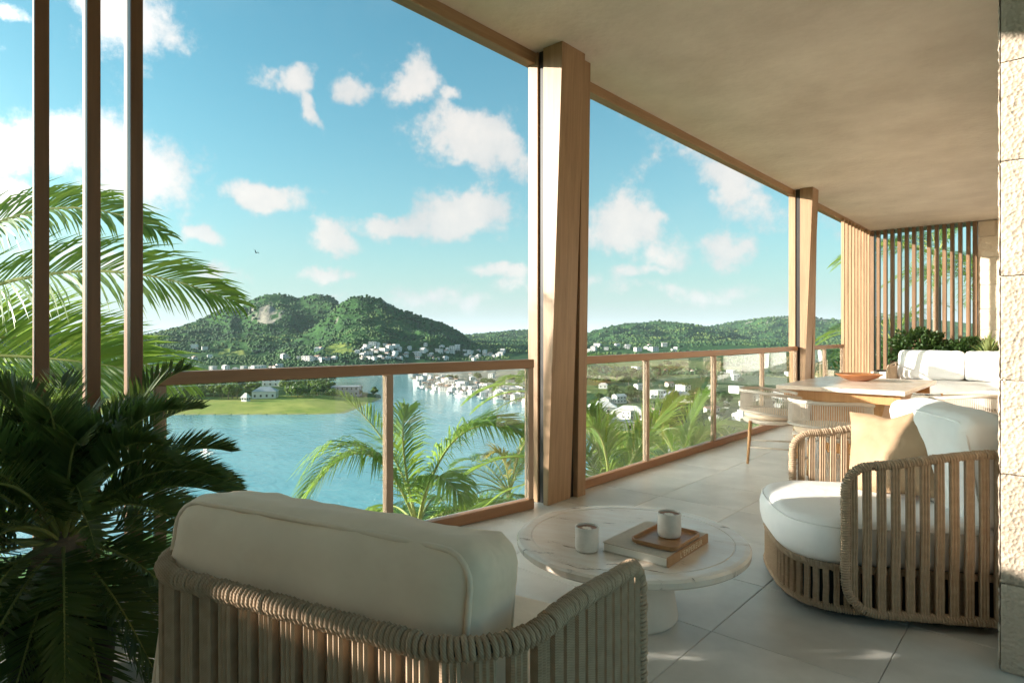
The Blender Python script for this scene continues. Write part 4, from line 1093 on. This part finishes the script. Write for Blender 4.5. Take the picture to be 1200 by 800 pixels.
# dining table with bowl
root = empty('dining_table', (-1.735, 7.87, 0), 0, 'rectangular travertine dining table on a tapered wooden base', 'table')
MB().box(-.60,.60,-.95,.95,.705,.75,.006).build('tabletop', M['travertine'], root)
mb = MB(); mb.add([(-.22,-.45,.001),(.22,-.45,.001),(.22,.45,.001),(-.22,.45,.001),(-.42,-.80,.704),(.42,-.80,.704),(.42,.80,.704),(-.42,.80,.704)], [(3,2,1,0),(4,5,6,7),(0,1,5,4),(1,2,6,5),(2,3,7,6),(3,0,4,7)]); mb.build('pedestal', M['teak'], root)
MB().box(-.55,.55,-.86,-.82,.60,.7035,.004).build('crosspiece', M['teak'], root); MB().box(-.55,.55,.82,.86,.60,.7035,.004).build('crosspiece', M['teak'], root)
bw = MB(); bw.lathe([(.085,0),(.10,.004),(.18,.035),(.245,.075),(.25,.082),(.243,.082),(.175,.045),(.08,.018),(.005,.016)], 56)
bw_o = bw.build('bowl', M['bowl'], None, True); bw_o.location = (-1.80, 8.12, .7505); tag(bw_o, 'wide shallow wooden bowl on the dining table', 'bowl')
# dining chairs
def make_dining():
    root = empty('dining_chair')
    R0, zl, zh = .325, .525, .725
    def rim(z, k=1.0): return [(R0*k*math.sin(math.radians(a))*1.0, -R0*k*math.cos(math.radians(a))*(.98 if abs(a) < 90 else 1.05), z-.05*max(0, (abs(a)-60)/75)) for a in range(-135, 136, 6)]
    MB().tube(rim(zh), .016, 8).build('top_rail', M['rope_pale'], root, True); MB().tube(rim(zl), .012, 8).build('lower_rail', M['rope_pale'], root, True)
    tp, lp = rim(zh), rim(zl); cd = MB()
    for i in range(len(tp)-1):
        for q in (0, .5):
            a = Vector(tp[i]).lerp(Vector(tp[i+1]), q); b = Vector(lp[i]).lerp(Vector(lp[i+1]), q); cd.tube([a, b], .0045, 4, False, False)
    o = cd.build('cord_back', M['rope_pale'], root); o['kind'] = 'stuff'
    for (x, y) in ((-.20,-.22),(.20,-.22),(-.235,.20),(.235,.20)): MB().tube([(x*1.12, y*1.12, .001), (x, y, .43)], [.012, .019], 10).build('leg', M['teak'], root, True)
    for s in (-1, 1):
        MB().tube([(s*.2285, .221, .40),(s*.232, .243, .69)], .014, 8).build('arm_post', M['teak'], root, True)
        MB().tube([(s*.218,-.235,.17),(s*.256,.215,.17)], .008, 6).build('stretcher', M['rope_pale'], root, True)
    MB().lathe([(.23,.40),(.285,.405),(.295,.42),(.29,.44),(.2,.444)], 36).build('seat', M['rope_pale'], root, True)
    MB().lathe([(.20,.4445),(.265,.448),(.285,.47),(.283,.50),(.26,.518),(.15,.527),(.01,.529)], 40).build('seat_cushion', M['linen_grey'], root, True)
    return root
d0 = make_dining()
for k, (x, y, a, lb) in enumerate([(-2.22, 6.52, -70, 'pale corded dining chair by the glass railing with its teak legs in view'), (-1.52, 5.84, -4, 'pale corded dining chair turned back to the viewer before the wooden table base'), (-.72, 7.45, 85, 'pale corded dining chair between the table and the white sofa')]):
    o = d0 if k == 0 else copy_tree(d0); o.location = (x, y, 0); o.rotation_euler.z = math.radians(a); tag(o, lb, 'chair', 'corded dining chairs')

# sofa
root = empty('sofa', (-1.33, 13.35, 0), 0, 'long white sofa with two back cushions before the slatted screen', 'sofa')
MB().box(-1.08,1.08,-.42,.45,.06,.22,.02).build('base', M['rope_pale'], root)
o = link('seat_cushion', cushion_mesh('seat_cushion', 1.0,.44,.11,.06,.06,M['linen'],16,8), root); o.location = (0,-.0,.345)
for k, x in enumerate((-.515, .515)):
    o = link('back_cushion', cushion_mesh('back_cushion', .508,.26,.11,.07,.14,M['linen'],16,11+k), root); o.location = (x, .30, .725); o.rotation_euler = (math.radians(80), 0, 0)
for s in (-1, 1):
    sd_loop = [(s*1.08, y, z) for _, y, z in [(0,-.38,.08)]+arc((0,-.22,.56),.16,180,90,8,(1,2))+[(0,.42,.76),(0,.46,.1)]]
    f_ = MB().tube(sd_loop, .022, 8).build('arm_frame', M['rope'], root, True)
    for i in range(11):
        sp = link('arm_strap', strap_mesh(.04,.012) if i == 0 and s < 0 else bpy.data.meshes['arm_strap_shared'], root) if False else None
sm3 = strap_mesh(.045, .014)
for s in (-1, 1):
    for i in range(11):
        y = -.33+i*.075; o = link('arm_strap', sm3, root); o.location = (s*1.08, y, .08); o.scale = (1,1,.62 if i > 1 else .5); o.rotation_euler.z = math.pi/2
MB().box(-1.08,1.08,.44,.47,.08,.70,.01).build('back_frame', M['rope_pale'], root)
# ================================================================== PLANTS
def bez(p0, p1, p2, t): return p0*(1-t)**2+p1*2*t*(1-t)+p2*t*t
def frond_mb(p0, p1, p2, n, Lmax, hang, wid, seed, rad=.018, stiff=False, t0=.12, lift=.15, segs=3, roll=0.0):
    R_ = random.Random(seed); p0, p1, p2 = Vector(p0), Vector(p1), Vector(p2); mb = MB()
    mb.cur = 1; N = 14
    mb.tube([bez(p0, p1, p2, i/N) for i in range(N+1)], [rad*(1-.88*i/N) for i in range(N+1)], 6)
    mb.cur = 0; up0 = Vector((0, 0, 1)); down = Vector((0, 0, -1))
    for i in range(n):
        t = t0+(1-t0)*(i+.5)/n
        for s in (-1, 1):
            tt_ = min(.999, t+R_.uniform(-.4, .4)*(1-t0)/n)
            p = bez(p0, p1, p2, tt_); T = (bez(p0, p1, p2, tt_+.001)-bez(p0, p1, p2, tt_-.001)).normalized()
            S = T.cross(up0)
            if S.length < .15: S = T.cross(Vector((1, .3, 0)))
            S.normalize(); U = S.cross(T); cr, sr = math.cos(roll), math.sin(roll); S, U = S*cr+U*sr, U*cr-S*sr
            q = (tt_-t0)/(1-t0)
            L = Lmax*(math.sin(math.pi*min(1, .12+.80*q**.85))**.65)*R_.uniform(.88, 1.08)
            if q > .9: L *= .75
            al = math.radians(32+38*q+R_.uniform(-7, 7))
            d = S*s*math.cos(al)+T*math.sin(al)+U*(lift+R_.uniform(-.08, .1)); d.normalize()
            Wv = (T-d*T.dot(d)).normalized(); Wv = (Wv*.85+U*.5*s*R_.uniform(.2, 1)).normalized()
            pts = [p]; dd = d.copy(); hg = hang*R_.uniform(.7, 1.3)
            for k in range(segs):
                pts.append(pts[-1]+dd*L/segs); dd = (dd+down*hg*(.6+.5*k)).normalized()
            w = wid*R_.uniform(.8, 1.15); ws = [.45, 1.0, .8, 0][:segs+1] if segs == 3 else [.5, 1.0, 0]
            v = []; 
            for pt, wk in zip(pts[:-1], ws[:-1]): v += [pt-Wv*w*wk, pt+Wv*w*wk]
            v.append(pts[-1]); f = [(2*k, 2*k+1, 2*k+3, 2*k+2) for k in range(segs-1)]+[(2*segs-2, 2*segs-1, 2*segs)]
            mb.add(v, f)
    return mb
def palm(crown, label, fronds, group='coconut palms round the balcony', generic=0, flen=2.6, seed=1, hang=.28, tr=.10, az0=0, base=None, n=46, elev=(-25, 70)):
    cx, cy, cz = crown; gz = ground_z(cx, cy); root = empty('palm_tree', (cx, cy, gz), 0, label, 'tree', group); off = Vector((cx, cy, gz)); R_ = random.Random(seed)
    h = cz-gz; mb = MB(); bend = R_.uniform(-.3, .3)
    mb.tube([(bend*math.sin(k/8*1.8)*(1-k/8), .2*math.sin(k/4)*(1-k/8), -.4+(h+.4)*k/8) for k in range(9)], [tr*(1.5 if k == 0 else 1.0-.3*k/8) for k in range(9)], 12); mb.build('trunk', M['bark'], root, True)
    for k, fr in enumerate(fronds):
        c = [Vector(P(*q))-off for q in fr['p']]; c[0] = Vector((0, 0, h))+(c[1]-Vector((0, 0, h))).normalized()*.08 if fr.get('root', True) else c[0]
        mb = frond_mb(c[0], c[1], c[2], fr.get('n', 70), fr.get('L', .7), fr.get('hang', hang), fr.get('w', .016), seed*50+k, .022, lift=fr.get('lift', .15), roll=fr.get('roll', 0.0))
        mb.build('frond', [M[fr.get('m', 'palm')], M['rachis']], root)
    for k in range(generic):
        a = az0+k*2.399; e = math.radians(elev[0]+(elev[1]-elev[0])*((k*.618) % 1)); L = flen*R_.uniform(.85, 1.1)
        c0 = Vector((0, 0, h)); c1 = c0+Vector((math.cos(a)*math.cos(e), math.sin(a)*math.cos(e), math.sin(e)+.25))*L*.55
        c2 = c0+Vector((math.cos(a), math.sin(a), 0))*L*(.95*math.cos(e)**.5)+Vector((0, 0, L*(math.sin(e)*.75-.30)))
        frond_mb(c0, c1, c2, n, flen*.23, hang, .010, seed*77+k, .02).build('frond', [M['palm_old' if (e < -.25 and k % 3 == 0) else 'palm'], M['rachis']], root)
    return root
palm(P(-190, 425, 4.7), 'coconut palm whose fronds reach in behind the timber fins', [
    dict(p=[(-190,425,4.7),(10,170,4.7),(196,276,4.5)], n=95, L=.52, hang=.42, w=.009, lift=.1, roll=-.9),
    dict(p=[(-190,425,4.7),(60,255,4.5),(280,356,4.3)], n=100, L=.60, hang=.30, w=.009, lift=.1, roll=-.9),
    dict(p=[(-190,430,5.2),(30,360,5.3),(225,448,5.3)], n=95, L=.70, hang=.22, w=.009, lift=.05, roll=-1.2),
    dict(p=[(-190,430,4.9),(0,405,4.8),(150,432,4.7)], n=90, L=.85, hang=.15, w=.010, lift=.05, roll=-1.3),
    dict(p=[(-190,440,5.2),(-40,430,5.4),(70,560,5.4)], n=80, L=.8, hang=.3, w=.010, roll=-1.0),
    dict(p=[(-190,440,5.2),(-90,500,5.0),(-30,640,4.8)], n=70, L=.8, hang=.35, w=.010, roll=-.8)], generic=5, flen=2.2, seed=2, az0=2.6, elev=(-30, 20))
palm(P(489, 618, 8.0), 'coconut palm low behind the left glass panes in front of the water', [
    dict(p=[(489,618,8),(523,462,8.0),(616,510,7.6)], n=120, L=.92, hang=.75, w=.012),
    dict(p=[(487,616,8),(432,462,7.8),(352,592,7.3)], n=120, L=.92, hang=.8, w=.012),
    dict(p=[(487,616,8),(470,520,8.6),(400,462,9.0)], n=80, L=.6, hang=.3, w=.009),
    dict(p=[(487,616,8),(462,500,8.3),(478,478,8.6)], n=70, L=.55, hang=.65, w=.009),
    dict(p=[(489,618,8),(505,520,7.7),(545,590,6.9)], n=70, L=.6, hang=.65, w=.012),
    dict(p=[(489,622,8),(560,565,7.2),(655,640,6.8)], n=80, L=.8, hang=.65, w=.010),
    dict(p=[(485,620,8),(400,590,7.6),(330,660,7.3)], n=80, L=.7, hang=.65, w=.012),
    dict(p=[(489,620,8),(520,600,7.2),(560,650,6.6)], n=70, L=.6, hang=.35, w=.012)], generic=9, flen=2.5, seed=3, az0=.4, elev=(-25, 15), hang=.6)
palm(P(597, 578, 14.5), 'smaller coconut palm standing before the oak column', [
    dict(p=[(597,578,14.5),(592,515,14.5),(572,535,14.3)], n=44, L=.55, m='palm_old'),
    dict(p=[(597,578,14.5),(612,500,14.5),(628,520,14.5)], n=44, L=.55, m='palm_old')], generic=15, flen=2.1, seed=4, az0=1.0, n=40)
palm(P(650, 470, 13), 'coconut palm hidden behind the oak column with leaf tips showing', [], generic=14, flen=2.0, seed=5, az0=.3)
palm(P(715, 605, 7.2), 'coconut palm close below the first pane of the long railing', [
    dict(p=[(715,605,7.2),(712,455,7.2),(664,520,7.0)], n=80, L=.85, hang=.5, w=.0095),
    dict(p=[(715,605,7.2),(740,520,7.2),(790,470,7.4)], n=70, L=.7, hang=.3, w=.009),
    dict(p=[(715,605,7.2),(700,520,7.6),(690,480,8)], n=70, L=.6, hang=.35, w=.009),
    dict(p=[(715,605,7.2),(770,560,6.8),(800,610,6.6)], n=70, L=.7, hang=.4, w=.0095)], generic=8, flen=2.0, seed=6, az0=1.9)
palm(P(800, 560, 10.5), 'coconut palm outside the second pane of the long railing', [
    dict(p=[(800,560,10.5),(800,500,10.5),(830,462,10.5)], n=60, L=.6, hang=.25, w=.0095),
    dict(p=[(800,560,10.5),(780,500,10.5),(765,490,10.5)], n=60, L=.6, hang=.25, w=.0095)], generic=12, flen=2.0, seed=7, az0=.2, elev=(0, 75))
palm(P(868, 540, 14.5), 'coconut palm outside the third pane of the long railing', [], generic=14, flen=2.1, seed=8, elev=(0, 75))
palm(P(1098, 300, 20), 'tall palm behind the slatted end screen', [], generic=20, flen=3.4, seed=9, tr=.15)
palm(P(1160, 330, 19), 'palm beyond the far stone panel', [], generic=16, flen=3.0, seed=10, tr=.15)
palm(P(1045, 400, 24), 'palm standing low beyond the slats near the side screen', [], generic=16, flen=3.2, seed=12, tr=.15)

# dark cycad by the fins, in its planter
cc = P(74, 662, 2.25)
root = empty('cycad_plant', (cc[0], cc[1], 0), 0, 'large dark cycad in the shade of the timber fins', 'plant')
MB().lathe([(.12,.002),(.15,.01),(.165,.24),(.17,.255),(.15,.255),(.145,.23),(.01,.23)], 40).build('planter', M['pot'], root, True)
MB().lathe([(.144,.232),(.12,.255),(.01,.26)], 24).build('soil', M['soil'], root, True)
MB().lathe([(.10,.275),(.12,.40),(.085,.55),(.03,.58)], 20).build('stem', M['bark'], root, True)
rc_ = random.Random(31); hc_ = .55; k = 0
for ring, (cnt, e0, e1, L) in enumerate([(13, 60, 82, .66), (14, 42, 58, .66), (14, 20, 38, .60), (14, -8, 12, .58), (14, -40, -14, .58), (14, -66, -42, .52), (10, 72, 88, .5), (6, 60, 74, .78)]):
    for j in range(cnt):
        a = 2*math.pi*(j+rc_.uniform(-.25, .25))/cnt+ring*.4; e = math.radians(rc_.uniform(e0, e1)); L_ = L*rc_.uniform(.85, 1.12)
        d = Vector((math.cos(a)*math.cos(e), math.sin(a)*math.cos(e), math.sin(e))); c0 = Vector((0, 0, hc_))+d*.05
        c1 = c0+d*L_*.6+Vector((0, 0, .06)); c2 = c0+d*L_*.95+Vector((math.cos(a)*.12, math.sin(a)*.12, -.10-.16*math.cos(e)))
        frond_mb(c0, c1, c2, 62, .15, .10, .0052, 400+k, .007, lift=.45, segs=2, t0=.16).build('frond', [M['cycad'], M['rachis']], root); k += 1

# hedge and yucca behind the sofa, in a long planter
pb = empty('planter_box', (-1.35, 14.30, 0), 0, 'low concrete planter behind the white sofa', 'planter')
MB().box(-1.55,1.13,-.25,.25,.002,.55,.006).build('box', M['concrete'], pb); MB().box(-1.5,1.08,-.2,.2,.551,.57).build('soil', M['soil'], pb)
def shrub(x, y, z, rx, ry, rz_, n, seed, leaf=.035):
    R_ = random.Random(seed); root = empty('shrub', (x, y, z)); st = MB()
    for k in range(6): st.tube([(R_.uniform(-.05,.05), R_.uniform(-.05,.05), 0), (R_.uniform(-.6,.6)*rx, R_.uniform(-.5,.5)*ry, rz_)], .008, 5)
    st.build('stem', M['bark'], root); V = []; Fq = []
    for k in range(n):
        d = Vector((R_.gauss(0,1), R_.gauss(0,1), R_.gauss(0,1))).normalized(); rad = .45+.58*R_.random()**.5
        lump = 1+.16*math.sin(d.x*9+seed)*math.cos(d.z*8)
        p = Vector((d.x*rx*rad*lump, d.y*ry*rad*lump, rz_+d.z*rz_*rad*lump)); u = Vector((R_.gauss(0,1), R_.gauss(0,1), R_.gauss(0,1)+.4)); t1 = d.cross(u).normalized(); t2 = (u.cross(t1)+d*.4).normalized(); s = leaf*R_.uniform(.7, 1.3)
        b = len(V); V += [p-t2*s, p+t1*s*.5, p+t2*s, p-t1*s*.5]; Fq.append((b, b+1, b+2, b+3))
    link('foliage', np_mesh('foliage', [tuple(v) for v in V], Fq, M['bush']), root); return root
tag(shrub(-2.12, 14.30, .58, .50, .26, .42, 4200, 1), 'dense rounded green bush at the slats behind the sofa', 'bush')
tag(shrub(-1.32, 14.34, .58, .44, .24, .33, 3000, 2), 'lower dark green bush in the middle of the planter', 'bush')
tag(shrub(-.62, 14.34, .58, .40, .24, .30, 2400, 3), 'small green bush under the pale stone panel', 'bush')
root = empty('yucca_plant', (-1.02, 14.0, .72), 0, 'spiky pale green yucca behind the sofa by the stone panel', 'plant')
ry_ = random.Random(8)
bl = MB(); bl.add([(-.018,0,0),(.018,0,0),(-.024,.0,.22),(.024,0,.22),(-.014,-.05,.42),(.014,-.05,.42),(0,-.14,.56)], [(0,1,3,2),(2,3,5,4),(4,5,6)]); blm = bl.mesh('blade', M['yucca'])
for k in range(44):
    o = link('blade', blm, root); o.location = (0, 0, .02+k*.002); o.rotation_euler = (ry_.uniform(-.1, 1.25), 0, k*2.399); o.scale = (1, 1, ry_.uniform(.7, 1.1))
# greenery outside beyond the end screen
for k, (px, py, z, rx, rz_, lb) in enumerate([(1022,420,19,1.5,2.6,'leafy tree beyond the slats next to the side screen'),(1072,395,21,1.7,3.2,'leafy tree beyond the slats over the green bush'),(1122,400,20,1.6,2.8,'leafy tree beyond the slats beside the stone panel')]):
    x, y, z_ = P(px, py, z); o = shrub(x, y, z_-rz_, rx, rx*.8, rz_*.5, 5200, 50+k, .085); o.name = 'broadleaf_tree'
    o.children[1].location.z = rz_*.5; o.children[1].name = 'crown'; g = ground_z(x, y)-(z_-rz_)
    MB().tube([(0,0,g-.3),(.1,.05,g*.4),(0,0,rz_*.6)], [.16,.12,.05], 8).build('trunk', M['bark'], o, True); tag(o, lb, 'tree', 'trees beyond the slatted screen')

# ================================================================== HAZE: humid air between the balcony and the hills
hzm = bpy.data.materials.new('humid air'); hzm.use_nodes = True; nt = hzm.node_tree; nt.nodes.clear()
ho = nt.nodes.new('ShaderNodeOutputMaterial'); hv = nt.nodes.new('ShaderNodeVolumePrincipled'); nt.links.new(hv.outputs[0], ho.inputs['Volume'])
hv.inputs['Color'].default_value = (.74, .88, .97, 1); hv.inputs['Density'].default_value = 0.000045; hv.inputs['Anisotropy'].default_value = 0.0
hb_ = MB().box(-42000, 42000, -42000, 42000, WL-5, 420).build('haze', hzm); tag(hb_, 'thin humid haze over lagoon and hills', None, None, 'stuff')
